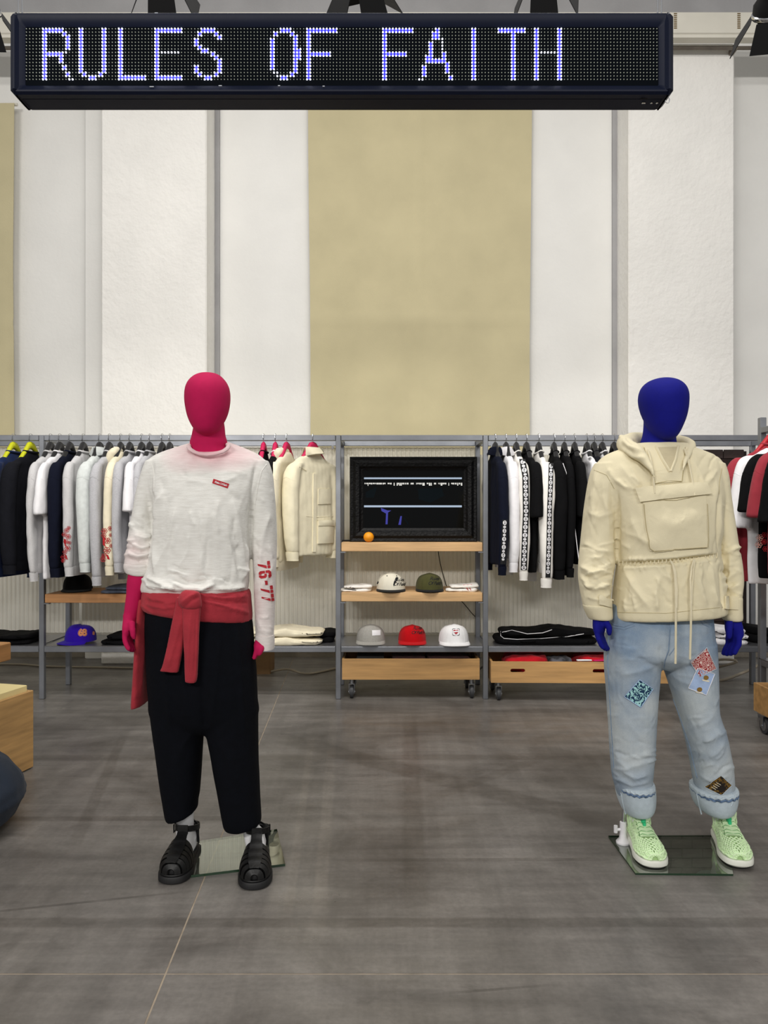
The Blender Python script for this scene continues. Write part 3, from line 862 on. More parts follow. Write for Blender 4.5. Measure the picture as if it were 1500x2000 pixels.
# framed screen
t = thing('framed_screen', 'black ornate framed display screen standing on the oak shelf', 'screen', (.216, 5.46, 1.130))
d = 5.46; x0, x1 = P(683, 0, d).x, P(932, 0, d).x; z0, z1 = 1.131, P(0, 892, d).z
M_bframe = mat('black_carved_frame', '#060607', .5, bump=.6, bscale=60, spec=.2); M_glassy = mat('dark_screen', '#030405', .06, spec=.22)
i1 = P(709, 0, d).x - x0
fr = []
for a, y in ((0, d + .05), (0, d + .004), (.06, d), (.25, d + .004), (.45, d - .008), (.7, d - .004), (.85, d + .012), (1.0, d + .018), (1.0, d + .03)):
    k = i1 * a; kz = .100 * a
    fr.append([Vector((x, y, z)) for x, z in ((x0 + k, z0 + kz), (x1 - k, z0 + kz), (x1 - k, z1 - kz), (x0 + k, z1 - kz))])
G().loft(fr, caps=False).obj('carved_frame', M_bframe, t)
G().box(((x0 + x1) / 2, d + .04, (z0 + z1) / 2), ((x1 - x0) / 2 - .01, .014, (z1 - z0) / 2 - .01)).obj('back_box', M_dark, t)
scr = G().box(((x0 + x1) / 2, d + .024, (z0 + z1) / 2), ((x1 - x0) / 2 - i1, .003, (z1 - z0) / 2 - .100)).obj('screen_pane', M_glassy, t)
M_scan = mat('scan_line_light', '#20242c', .4, emit='#b9cbe0', estr=.75); M_scanw = mat('caption_light', '#303030', .4, emit='#e6e4dc', estr=.9)
M_viol = mat('violet_light', '#101020', .4, emit='#3b3fd0', estr=.45); M_dimg = mat('dim_teal_light', '#0a0e10', .4, emit='#18242c', estr=.12, spec=.02)
sy = d + .0205
def spx(pts, nm, m):
    q = [P(a, b, sy) for a, b in pts]; mesh(nm, [(v.x, sy, v.z) for v in q], [tuple(range(len(q)))[::-1]], m, t)
for y0_, y1_ in ((932.5, 935.8), (987, 990.8)): spx([(711, y0_), (902, y0_), (902, y1_), (711, y1_)], 'scan_line', M_scan)
rs = random.Random(4); x = 712.0; g = G()
while x < 901:
    w_ = rs.uniform(1.2, 4.5); h = rs.choice((2.5, 3, 3, 5.5, 6)); q = [P(a, b, sy) for a, b in ((x, 943), (x + w_, 943), (x + w_, 943 + h), (x, 943 + h))]
    if not (748 < x < 748.5 or 806 < x < 812): g.add([(v.x, sy, v.z) for v in q], [(3, 2, 1, 0)])
    x += w_ + rs.choice((.2, .3, .8, 1.2, 4.0))
g.obj('caption_marks', M_scanw, t)
spx([(744, 992), (757, 997), (764, 997), (758, 1001), (757, 1024), (753, 1024), (754, 1003), (745, 998)], 'violet_shape', M_viol)
spx([(782, 1008), (785, 1008), (783, 1025), (778, 1025)], 'violet_shape', M_viol)
spx([(787, 1010), (791, 1012), (799, 1024), (796, 1024)], 'violet_shape', M_dimg)
spx([(714, 962), (734, 951), (736, 953), (730, 972), (714, 972)], 'dim_shape', M_dimg)
spx([(816, 955), (862, 953), (868, 968), (840, 982), (818, 975)], 'dim_shape', M_dimg)
G().tube([(P(668, 0, 5.5).x, 5.5, 1.138), (P(686, 0, 5.5).x, 5.5, 1.138)], .007, 6).obj('power_lead', M_dark, t)
# orange
c = P(720, 1049, 5.39); R = .038
o = G().lathe((c.x, 5.395, 1.130 + R), [(max(.001, R * math.sin(math.pi * k / 12)), -R * math.cos(math.pi * k / 12) * .97) for k in range(13)], 24).obj('orange', mat('orange_peel', '#f09a10', .4, bump=.25, bscale=500), None, True)
tag(o, 'round orange fruit at the corner of the black framed screen', 'orange')

# cables
M_cab = mat('black_cable', '#141414', .5); M_gcab = mat('grey_cable', '#a59a88', .6)
def cable(name, label, pts, r, m):
    pts = [Vector(p) for p in pts]; out = []
    for i in range(len(pts) - 1):
        p0 = pts[max(i - 1, 0)]; p1 = pts[i]; p2 = pts[i + 1]; p3 = pts[min(i + 2, len(pts) - 1)]
        for k in range(6):
            u = k / 6
            out.append(.5 * ((2 * p1) + (p2 - p0) * u + (2 * p0 - 5 * p1 + 4 * p2 - p3) * u * u + (3 * p1 - p0 - 3 * p2 + p3) * u ** 3))
    out.append(pts[-1])
    return tag(G().tube(out, r, 6).obj(name, m, None, True), label, 'cable')
cable('power_cable', 'thin black power cable hanging behind the oak shelves beside the olive cap', [P(x, y, YS - .018) for x, y in ((855, 1066), (857, 1085), (862, 1110), (869, 1135), (873, 1146), (885, 1158), (905, 1178), (921, 1197), (934, 1212), (936, 1225), (935, 1240))], .0035, M_cab)
cable('floor_cable', 'grey cable lying on the floor below the folded cream trousers', [(-4.2, 6.5, .008), (-3.3, 6.55, .008), (-2.9, 6.45, .008), (-2.3, 6.4, .008), (-1.5, 6.3, .008), (-1.05, 6.2, .008), P(560, 1310, 6.25) * 1 + Vector((0, 0, .012)), (-.62, 6.15, .01), (-.3, 6.5, .012)], .009, M_gcab)
cable('floor_cable', 'grey coiled cable lying on the floor beside the rack end post', [(2.75, 6.3, .012), (2.95, 6.2, .1), (2.8, 6.25, .1), (2.62, 6.0, .01), (2.7, 5.92, .01), (2.95, 6.05, .05), (3.2, 6.1, .14), (3.3, 6.2, .05)], .011, M_gcab)
cable('floor_cable', 'dark cable looping on the floor behind the oak crate casters', [(.2, 6.3, .01), (.35, 6.25, .012), (.55, 6.3, .012), (.75, 6.2, .012), (.9, 6.3, .1)], .008, M_cab)
t = thing('cardboard_box', 'brown cardboard box on the floor behind the legs of the rack', 'box', (-1.12, 6.3, 0))
M_card = mat('cardboard', '#8a6a46', .8, var=.1)
for s in (-1, 1):
    G().box((-1.12 + s * .17, 6.3, .1), (.003, .12, .1)).obj('box_side', M_card, t); G().box((-1.12, 6.3 + s * .12, .1), (.17, .003, .1)).obj('box_front', M_card, t)
    G().box((-1.12, 6.3 + s * .06, .202), (.173, .0595, .002)).obj('box_flap', M_card, t)

# left foreground: plank, plywood bench, bean bag
pk = [P(22, 1254, 3.55), None]
zt = P(22, 1254, 3.55).z
M_oakd = wood('oak_dark', '#b07f4c', 'y')
t = thing('wooden_bench', 'thick wooden plank bench end on steel legs above the yellow plywood box', 'bench', (-2.2, 3.0, 0), None, math.radians(-12))
def lb(nm, c, h, m, bev=.004): return G().box(c, h, 0, bev).obj(nm, m, t, local=True)
bx = P(22, 1254, 3.55); Mi = (Matrix.Translation(t.location) @ Matrix.Rotation(math.radians(-12), 4, 'Z')).inverted()
q = Mi @ Vector((bx.x, bx.y, 0))
lb('plank', (q.x - .25, q.y - .7, zt - .0425), (.25, .70, .0425), M_oakd)
for dx in (-.30, -.46):
    for dy in (-.12, -1.35): lb('leg', (q.x + dx, q.y + dy, (zt - .085) / 2), (.018, .018, (zt - .085) / 2), M_steel)
rz = math.radians(-14)
cx, cy = -1.85, 3.92
t = thing('plywood_box', 'plywood box seat with a pale yellow top beside the navy bean bag', 'box', (cx, cy, 0), None, rz)
M_ply = wood('plywood', '#c39a63', 'y', .25); M_plyt = mat('pale_yellow_top', '#f0dfa2', .7, var=.04)
def bb(nm, c, h, m, bev=.003): return G().box(c, h, 0, bev).obj(nm, m, t, local=True)
bb('side_panel', (-.009, -.19, .2075), (.009, .19, .2025), M_ply); bb('side_panel', (-.791, -.19, .2075), (.009, .19, .2025), M_ply)
bb('end_panel', (-.4, -.009, .2075), (.382, .009, .2025), M_ply); bb('end_panel', (-.4, -.371, .2075), (.382, .009, .2025), M_ply)
bb('seat_top', (-.4, -.19, .405), (.378, .169, .035), M_plyt, .003)
for x_, y_ in ((-.03, -.04), (-.77, -.04), (-.03, -.34), (-.77, -.34)): bb('foot', (x_, y_, .0025), (.012, .012, .0025), M_zinc, 0)
M_bag = fabric('navy_bag_cloth', '#27303e', .08, 8)
rings = []
bc = Vector((-1.93, 3.12, 0))
for z, r in ((.003, .22), (.02, .31), (.06, .36), (.12, .385), (.18, .38), (.25, .33), (.32, .25), (.37, .16), (.395, .06)):
    rings.append(ell((bc.x, bc.y, z), r, r * 1.0, 36))
def bagfn(co, no):
    co = co.copy(); k = np.exp(-((co[:, 2] - .13) / .012) ** 2); ang = np.arctan2(co[:, 1] - bc.y, co[:, 0] - bc.x)
    co += no * (k * .008)[:, None]
    co[:, 2] = np.maximum(co[:, 2], .001); return co
o = cloth('bean_bag', G().loft(rings), M_bag, None, .014, 4, (), ((.012, (9, 9, 9), 4), (.006, (26, 26, 12), 6)), fn=bagfn)
tag(o, 'navy blue fabric bean bag on the floor beside the plywood box', 'bean bag')

# ================================================================== CAPS
def cap(label, px, base_z, d, m, m2, rz=0.0, sc=1.0, brim_m=None, print_fn=None, button=None, flat=True):
    x = (px - 750) * d / F
    t = thing('baseball_cap', label, 'cap', (x, d, base_z), 'caps on the shelves', rz)
    n = 32; rings = []
    A, B, H = .105 * sc, .110 * sc, .112 * sc
    for k in range(9):
        a = math.pi / 2 * k / 8
        q = max(.02, math.cos(a) ** .56); z = .014 + H * math.sin(a) ** .92
        r = []
        for j in range(n):
            th = 2 * math.pi * j / n; cx_, sy_ = math.cos(th), math.sin(th)
            fx = 1 + (.05 * (1 - k / 8) if sy_ < 0 else 0)
            r.append(Vector((A * q * cx_, B * q * sy_ * fx, z + (.010 * max(0, -sy_) * math.sin(a) * 1.2))))
        rings.append(r)
    inner = [[Vector((v.x * .97, v.y * .97, v.z - .001)) for v in rings[0]]]
    crown = G().loft(inner + rings, caps=False); 
    k = len(crown.V) - n; crown.F.append(tuple(range(k, k + n)))
    co = crown.obj('crown', m, t, True, True, 60)
    # brim
    V = []; nu, nv = 18, 6
    for s in (0, 1):
        for j in range(nv + 1):
            for i in range(nu + 1):
                th = math.radians(-172 + 164 * i / nu); v = j / nv
                ix, iy = A * 1.0 * math.cos(th), B * 1.05 * math.sin(th)
                ox, oy = A * 1.04 * math.cos(th), B * 1.0 * math.sin(th) - .066 * sc * max(0, -math.sin(th)) ** .55
                xx, yy = ix + (ox - ix) * v, iy + (oy - iy) * v
                zz = .016 - .008 * v - (0.0 if flat else .010) * (xx / A) ** 2 * v - .004 * s + (.0 if flat else .004)
                V.append((xx, yy, max(.001, zz)))
    Fc = []; N1 = (nu + 1) * (nv + 1)
    for s in (0, 1):
        for j in range(nv):
            for i in range(nu):
                a = s * N1 + j * (nu + 1) + i; f = (a, a + nu + 1, a + nu + 2, a + 1)
                Fc.append(f if s else f[::-1])
    for i in range(nu):
        a = nv * (nu + 1) + i; Fc.append((a, a + 1, a + 1 + N1, a + N1))
    br = mesh('brim', V, Fc, brim_m or m, t, True, True, 50)
    G().lathe((0, 0, .014 + H), [(.001, -.003), (.009, -.002), (.009, .003), (.005, .006), (.001, .0065)], 12).obj('button', button or m2, t, True, True)
    if True:
        g = G()                                   # panel seams
        for th in (-125, -55, 0, 60, 120, 180):
            pts = []
            for k in range(9):
                a = math.pi / 2 * k / 8; q = max(.02, math.cos(a) ** .56); z = .014 + H * math.sin(a) ** .92
                tt = math.radians(th); fx = 1 + (.05 * (1 - k / 8) if math.sin(tt) < 0 else 0)
                pts.append((A * q * math.cos(tt), B * q * math.sin(tt) * fx, z + .010 * max(0, -math.sin(tt)) * math.sin(a) * 1.2))
            g.tube(pts, .0012, 4)
        g.obj('panel_seams', m, t, True, True)
    if print_fn:
        M_ = Matrix.Translation(t.location) @ Matrix.Rotation(rz, 4, 'Z')
        print_fn(bvh_of(co, M_), t)
    return t
M_ink = mat('black_embroidery', '#0e0f12', .8); M_redp = mat('red_print', '#b3202c', .8)
def script(cx, cy, s, m):
    def f(bv, t):
        for ln, dy, dx in (('Rules', -5, 0), ('Of Faith', 4.5, 1)):
            V, Fc = textmesh(ln, 1.0, .35, .012, .86)
            decal('script_lettering', bv, tx(V, cx + dx, cy + dy * s / 10, s), Fc, m, t, .0015)
    return f
def cream_print(bv, t):
    script(780, 1137, 9.0, M_ink)(bv, t)
    pts = [(768, 1142), (769, 1137), (771, 1132), (773, 1128), (776, 1127), (778, 1128.5), (777, 1132), (774, 1136), (771, 1141), (769, 1146)]
    decal('bird_motif', bv, pts, [tuple(range(len(pts)))], M_ink, t, .0016)
    for x, y in ((756, 1125), (774.5, 1125)):
        decal('eyelet', bv, [(x + 1.1 * math.cos(a), y + 1.1 * math.sin(a)) for a in np.linspace(0, 5.5, 8)], [tuple(range(8))], M_ink, t, .0016)
    decal('side_motif', bv, [(736, 1136), (739, 1134), (740, 1138), (738, 1141), (736, 1140)], [tuple(range(5))], M_ink, t, .0016)
M_ccap = fabric('cream_cap_cloth', '#dfdac9', .03); M_olive = fabric('olive_cap_cloth', '#4a4a2a', .06)
M_gcap = fabric('grey_cap_cloth', '#a3a19b', .08, 120); M_rcap = fabric('red_cap_cloth', '#c00d16', .05); M_wcap = fabric('white_cap_cloth', '#f1f1f2', .03)
M_bcap = fabric('black_cap_cloth', '#0d0d0f', .1); M_pcap = fabric('violet_cap_cloth', '#2d0f9c', .06)
cap('cream cap with black brim and black bird embroidery on the oak shelf', 763.5, .768, 5.50, M_ccap, M_bcap, 0, 1.0, M_bcap, cream_print)
cap('olive green cap with black script embroidery on the oak shelf', 838.5, .768, 5.50, M_olive, M_bcap, 0, .96, M_bcap, script(848, 1135, 9.5, M_ink), button=M_olive)
def patch_white(bv, t):
    V, Fc = grid2((726.5, 1231), (742.8, 1230.5), (742.8, 1240.5), (727, 1241.5), 5, 4); decal('white_patch', bv, V, Fc, M_white, t, .002)
def patch_heart(bv, t):
    V = rrect(883.5, 897.5, 1227.5, 1241.5, 2.5); decal('patch_edge', bv, V, [tuple(range(len(V)))], M_ink, t, .002)
    V = rrect(884.4, 896.6, 1228.4, 1240.6, 2.2); decal('patch_field', bv, V, [tuple(range(len(V)))], M_white, t, .0028)
    V = [(890.5 + 5.2 * math.sin(a) ** 3, 1234 - (4.2 * math.cos(a) - 1.6 * math.cos(2 * a) - .6 * math.cos(3 * a))) for a in np.linspace(0, 6.2, 24)]
    decal('heart_motif', bv, V, [tuple(range(24))], M_redp, t, .0036)
    V, Fc = grid2((885.5, 1233), (895.5, 1231.8), (895.5, 1234.4), (885.5, 1235.6), 3, 1); decal('heart_band', bv, V, Fc, M_white, t, .0044)
cap('light grey cap with a white rectangular patch on the steel shelf', 724, ZSH, 5.50, M_gcap, M_gcap, 0, 1.0, None, patch_white, flat=False)
cap('bright red cap with black script embroidery on the steel shelf', 805, ZSH, 5.50, M_rcap, M_rcap, 0, .97, None, script(814.5, 1231.5, 9.0, M_ink), flat=False)
cap('white cap with a red heart patch on the steel shelf', 886, ZSH, 5.47, M_wcap, M_wcap, .1, 1.05, None, patch_heart, flat=False)
def p68(bv, t):
    M_or = mat('orange_outline', '#f0a06a', .8); M_mar = mat('maroon_fill', '#3a0d20', .8)
    V, Fc = textmesh('68', 1.0, 0, .075, .95); decal('number_outline', bv, tx(V, 161, 1236, 17), Fc, M_or, t, .0012)
    V, Fc = textmesh('68', 1.0, 0, .035, 1.0); decal('number_fill', bv, tx(V, 161, 1236, 16.5), Fc, M_mar, t, .0022)
    V, Fc = textmesh('68', 1.0, 0, .0, .92); decal('number_inner', bv, tx(V, 161, 1236, 16.5), Fc, M_or, t, .0032)
    V, Fc = textmesh('8', 1.0, 0, .03, 1.0); decal('side_number', bv, tx(V, 182.5, 1237, 9), Fc, M_or, t, .0016)
cap('violet cap with orange number 68 on the steel shelf', 158, ZSH, 5.50, M_pcap, M_bcap, math.radians(-38), 1.0, None, p68, button=M_pcap, flat=False)
cap('black cap on the thick oak shelf below the grey sweatshirts', 152, .757, 5.60, M_bcap, M_bcap, math.radians(8), 1.0)

# ================================================================== FOLDED CLOTHES
def folded(label, x0, x1, yb, h_px, d, z, m, layers=2, seed=1, stripes=None, depth=.15, name='folded_garment', taper=0.0):
    a = (x0 - 750) * d / F; b = (x1 - 750) * d / F; H = h_px * d / F
    t = thing(name, label, 'folded clothes', ((a + b) / 2, d, z))
    lh = H / layers; zc = z
    for k in range(layers):
        g = G(); rings = []
        w_ = (b - a) / 2 * (1 - .05 * k - taper * k); cx_ = (a + b) / 2 + (.012 if k % 2 else -.008)
        for q, dz in ((.90, 0), (.98, .12), (1.0, .4), (1.0, .6), (.97, .9), (.88, 1.0)):
            rings.append(ell((cx_, d + .02, zc + lh * dz), w_ * q, depth * (q - .04 * k), 44, 5.0))
        g.loft(rings); zmin = zc
        def fn(co, no, zmin=zmin, top=zc + lh):
            co = co.copy(); sag = .35 * lh * np.abs(np.sin(co[:, 0] * 7 + seed)) * (co[:, 2] > zmin + lh * .5)
            co[:, 2] = np.maximum(co[:, 2] - sag, zmin); return co
        cloth('folded_layer', g, m, t, min(.010, lh * .42), 2, (), ((.006, (22, 22, 8), seed + k), (.003, (60, 60, 20), seed + 9 + k)), fn=fn)
        zc += lh * .96
    return t
folded('crumpled black trousers on the steel shelf behind the plank bench', -30, 72, 1258, 22, 5.50, ZSH, M_blk, 2, 2)
folded('black folded trousers on the steel shelf beside the violet cap', 207, 290, 1258, 22, 5.50, ZSH, M_blk, 2, 3, taper=.08)
folded('folded grey blue jeans on the thick oak shelf beside the pink hand', 205, 300, 1160, 14, 5.50, .757, fabric('grey_blue_denim', '#5c6474', .2, 40), 2, 4)
folded('cream folded trousers on the steel shelf behind the white sleeve', 470, 634, 1254, 33, 5.48, ZSH + .0, M_cream, 2, 5)
folded('black folded trousers on the steel shelf against the rack post', 604, 656, 1254, 21, 5.58, ZSH, M_blk, 2, 6, depth=.13)
tF = folded('black folded trousers with white piping on the steel shelf beside the jeans', 966, 1165, 1254, 32, 5.50, ZSH, M_blk, 2, 7)
folded('white folded tees with black print on the steel shelf behind the blue hand', 1385, 1452, 1262, 33, 5.5, ZSH, M_white, 3, 8)
folded('black folded tees on the steel shelf behind the side rack post', 1456, 1500, 1262, 30, 5.58, ZSH, M_blk, 2, 9)
folded('white folded socks with black stripes on the oak shelf beside the cream cap', 666, 727, 1155, 14, 5.46, .768, M_wht2, 2, 10, depth=.09)
folded('white folded socks with red stripes on the oak shelf beside the olive cap', 873, 934, 1155, 15, 5.46, .768, M_wht2, 2, 11, depth=.09)
def stripes(label, strokes, m, r=.0022):
    par = [o for o in COL.objects if o.get('label') == label][0]
    kids = [o for o in par.children if o.data]
    V = []; Fc = []
    for k in kids:
        n0 = len(V); V += [v.co.copy() for v in k.data.vertices]; Fc += [tuple(i + n0 for i in p.vertices) for p in k.data.polygons]
    bv = BVHTree.FromPolygons(V, Fc)
    for s in strokes: seam('printed_stripe', bv, s, r, m, par, .0)
stripes('black folded trousers with white piping on the steel shelf beside the jeans', [[(981, 1235), (1000, 1231), (1030, 1238), (1060, 1236), (1078, 1230)], [(984, 1247), (1010, 1249), (1060, 1247), (1110, 1243), (1140, 1238)], [(978, 1233), (978, 1242), (984, 1247)]], M_white, .003)
stripes('white folded socks with black stripes on the oak shelf beside the cream cap', [[(676, 1147), (686, 1147)], [(674, 1151), (682, 1152), (696, 1153)], [(688, 1148), (694, 1149)]], M_ink, .003)
stripes('white folded socks with red stripes on the oak shelf beside the olive cap', [[(911, 1148), (915, 1153)], [(917, 1148), (920, 1153)], [(905, 1143), (922, 1142)]], M_redp, .0025)
stripes('white folded tees with black print on the steel shelf behind the blue hand', [[(1388, 1232), (1400, 1234), (1414, 1240)], [(1390, 1246), (1420, 1246)]], M_ink, .004)
# ================================================================== HANGERS AND HANGING CLOTHES
GZ = 1.80            # height of a hanger's neck
GG = 1.768           # height of a hanging garment's neck
def hanger(label, X, Y, m, rz, group, rail='x'):
    t = thing('clothes_hanger', label, 'hanger', (X, Y, GZ), group, rz)
    g = G()
    for s in (-1, 1):
        rings = []
        for y, z, hh, hx in ((0, .032, .028, .015), (.03, .024, .028, .017), (.07, -.020, .022, .017), (.12, -.072, .015, .016), (.17, -.108, .012, .016), (.19, -.122, .007, .011)):
            n = 10
            rings.append([Vector((hx * math.cos(6.2832 * k / n), s * y, z + hh * math.sin(6.2832 * k / n))) for k in range(n)])
        g.loft(rings if s > 0 else [r[::-1] for r in rings])
    g.obj('hanger_arms', m, t, True, True, 60)
    dz = 1.885 - GZ
    pts = [(0, 0, .05), (0, -.004, dz - .036), (0, -.018, dz - .029), (0, -.028, dz - .018), (0, -.030, dz + .012), (0, -.020, dz + .027), (0, 0, dz + .032), (0, .020, dz + .027), (0, .030, dz + .010), (0, .029, dz - .006)]
    if rail == 'x':     # hook stays square to the rail
        ca, sa = math.cos(-rz), math.sin(-rz); pts = [(p[0] * ca - p[1] * sa, p[0] * sa + p[1] * ca, p[2]) for p in pts]
    G().tube(pts, .0022, 6).obj('hook', M_chrome, t, True, True)
    return t

def garment(label, X, Y, kind, m, rz=0.0, z_cuff=.95, z_hem=1.02, W=.235, T=.034, SR=.045, dx=0.0, rib=None, hood=False, collar=None, seed=0, group=None, name=None, label_m=None, cat=None):
    nm = name or {'sweat': 'sweatshirt', 'tee': 'tee_shirt', 'shirt': 'shirt', 'jacket': 'jacket'}[kind]
    t = thing(nm, label, cat or nm.replace('_', ' '), (X, Y, GG), group, rz)
    g = G(); hem = z_hem - GG; cuff = z_cuff - GG; rib = rib or m
    prof = [(.012, .070, .022), (-.012, .095, .027), (-.04, .155, .030), (-.065, .195, .033), (-.095, W, T), (-.16, W + .002, T * 1.1), (-.3, W - .005, T * 1.15), (hem * .8, W, T * 1.2), (hem, W - .005, T * 1.15)]
    g.sloft([ell((0, 0, z), hx, hy, 30, 2.6) for z, hy, hx in prof])
    sl = cuff
    for s in (-1, 1):
        if kind == 'tee':
            path = [(-.07, W - .05, SR * .7, .05), (-.11, W - .005, SR, .055), (sl * .5, W + .028, SR * 1.15, .062), (sl + .02, W + .048, SR * 1.32, .070), (sl, W + .050, SR * 1.30, .068)]
        else:
            e = sl + .055
            path = [(-.07, W - .05, SR * .7, .05), (-.11, W - .01, SR * .95, .052), (-.2, W + .016, SR * 1.1, .054), (sl * .5, W + .026, SR * 1.05, .052), (sl * .75, W + .022, SR * .95, .047), (e + .03, W + .012, SR * .85, .042), (e, W + .008, SR * .74, .036)]
        g.sloft([ell((dx * abs(z / sl) + .004 * math.sin(z * 9 + seed), s * y, z), rx, ry, 22, 2.3) for z, y, rx, ry in path])
    body = cloth('cloth_body', g, m, t, .0105, 3, (), ((.006, (24, 24, 5), seed), (.0035, (50, 50, 13), seed + 50)), local=True)
    if kind in ('sweat', 'jacket', 'shirt'):
        for s in (-1, 1):
            e = sl + .058; cg = G()
            cg.loft([ell((dx * abs(z / sl), s * y, z), rx, ry, 40, 2.3) for z, y, rx, ry in
                     ((e + .004, W + .009, SR * .80, .040), (e - .012, W + .007, SR * .84, .041), (e - .045, W + .004, SR * .76, .037), (sl, W + .002, SR * .80, .038))])
            cg.obj('cuff', rib, t, True, True, 60)
    if kind == 'sweat':
        G().loft([ell((0, 0, z), hx, hy, 40, 2.6) for z, hy, hx in ((hem + .012, W * .995, T * 1.18), (hem - .01, W * .99, T * 1.2), (hem - .05, W * .955, T * 1.02), (hem - .056, W * .94, T * .95))]).obj('waistband', rib, t, True, True, 60)
    if collar != 'shirt' and not hood:
        pts = [(.028 * math.cos(a), .078 * math.sin(a), .018 + .006 * math.cos(a) - .012 * abs(math.cos(a))) for a in np.linspace(0, 2 * math.pi, 25)]
        G().tube(pts, .0085, 8, caps=False).obj('neckband', rib, t, True, True)
    if collar == 'shirt':
        for s in (-1, 1):
            V = []
            for k in range(7):
                a = math.pi * k / 6
                y, x = -.085 * math.cos(a), s * .034 * (.3 + math.sin(a))
                V += [(x * .8, y, .048), (x * 1.5, y * 1.12, .016 - .03 * (1 - k / 6))]
            Fc = [(2 * k, 2 * k + 2, 2 * k + 3, 2 * k + 1) for k in range(6)]
            V2 = [(x * .88, y * .98, z - .006) for x, y, z in V]; n0 = len(V)
            Fc2 = [tuple(i + n0 for i in f[::-1]) for f in Fc]
            ed = [(2 * k + 1, 2 * k + 3, 2 * k + 3 + n0, 2 * k + 1 + n0) for k in range(6)] + [(2 * k + 2, 2 * k, 2 * k + n0, 2 * k + 2 + n0) for k in range(6)]
            mesh('collar', V + V2, Fc + Fc2 + ed, m, t, True, True, 60)
    if hood:
        hg = G()
        hs = 1 if hood is True else hood
        hg.loft([ell((hs * cx_, cy_, z), rx, ry, 24, 2.2) for z, cx_, cy_, rx, ry in ((.045, .012, -.01, .018, .05), (.035, .02, -.02, .034, .085), (.005, .03, -.02, .044, .105), (-.04, .044, -.015, .046, .105), (-.10, .052, -.01, .040, .09), (-.15, .054, 0, .028, .06), (-.175, .052, 0, .012, .03))])
        cloth('hood', hg, m, t, .010, 3, (), ((.007, (30, 30, 22), seed + 3),), local=True)
    if label_m:
        G().box((.0, .045, .012), (.002, .016, .011), .1).obj('neck_label', label_m, t, local=True)
    bl = bvh_of(body)
    for z0_ in ((-.17, -.20) if kind != 'tee' else (-.17,)):
        pts = []
        for k in range(13):
            x_ = -SR * .95 + 1.9 * SR * k / 12
            h = bl.ray_cast(Vector((x_ + .002, -.6, (z0_ if z0_ == -.17 else -.17) - .02 * abs(k - 6) / 6 - .012 * (k / 12))), Vector((0, 1, 0)))
            if h[0] is not None: pts.append(h[0])
        if len(pts) > 3 and z0_ == -.17: G().tube(pts, .0016, 5).obj('shoulder_seam', m, t, True, True)
    t['_b'] = body.name
    return t

def wbvh(t):
    b = [c for c in t.children if c.name.split('.')[0] == 'cloth_body'][0]
    return bvh_of(b, Matrix.Translation(t.location) @ Matrix.Rotation(t.rotation_euler.z, 4, 'Z'))

def sleeve_shift(t, W, ymid, xphoto):
    """how far the near sleeve of this garment stands from the printed column, in pixels"""
    M_ = Matrix.Translation(t.location) @ Matrix.Rotation(t.rotation_euler.z, 4, 'Z')
    z = CAMZ - (ymid - 1000) * 5.1 / F
    p = M_ @ Vector((0, -W - .05, z - GZ))
    return 750 + F * p.x / p.y - xphoto
def zpx(y, d=5.10): return CAMZ - (y - 1000) * d / F
M_hblk = mat('black_velvet_hanger', '#0c0b0d', .85, sheen=.2); M_hyel = mat('acid_yellow_hanger', '#c9cc10', .6)
M_hpnk = mat('magenta_hanger', '#c3104f', .6); M_hred = mat('red_hanger', '#b30f22', .5)
def hx(px): return (px - 750) * RF / F
R_ = math.radians
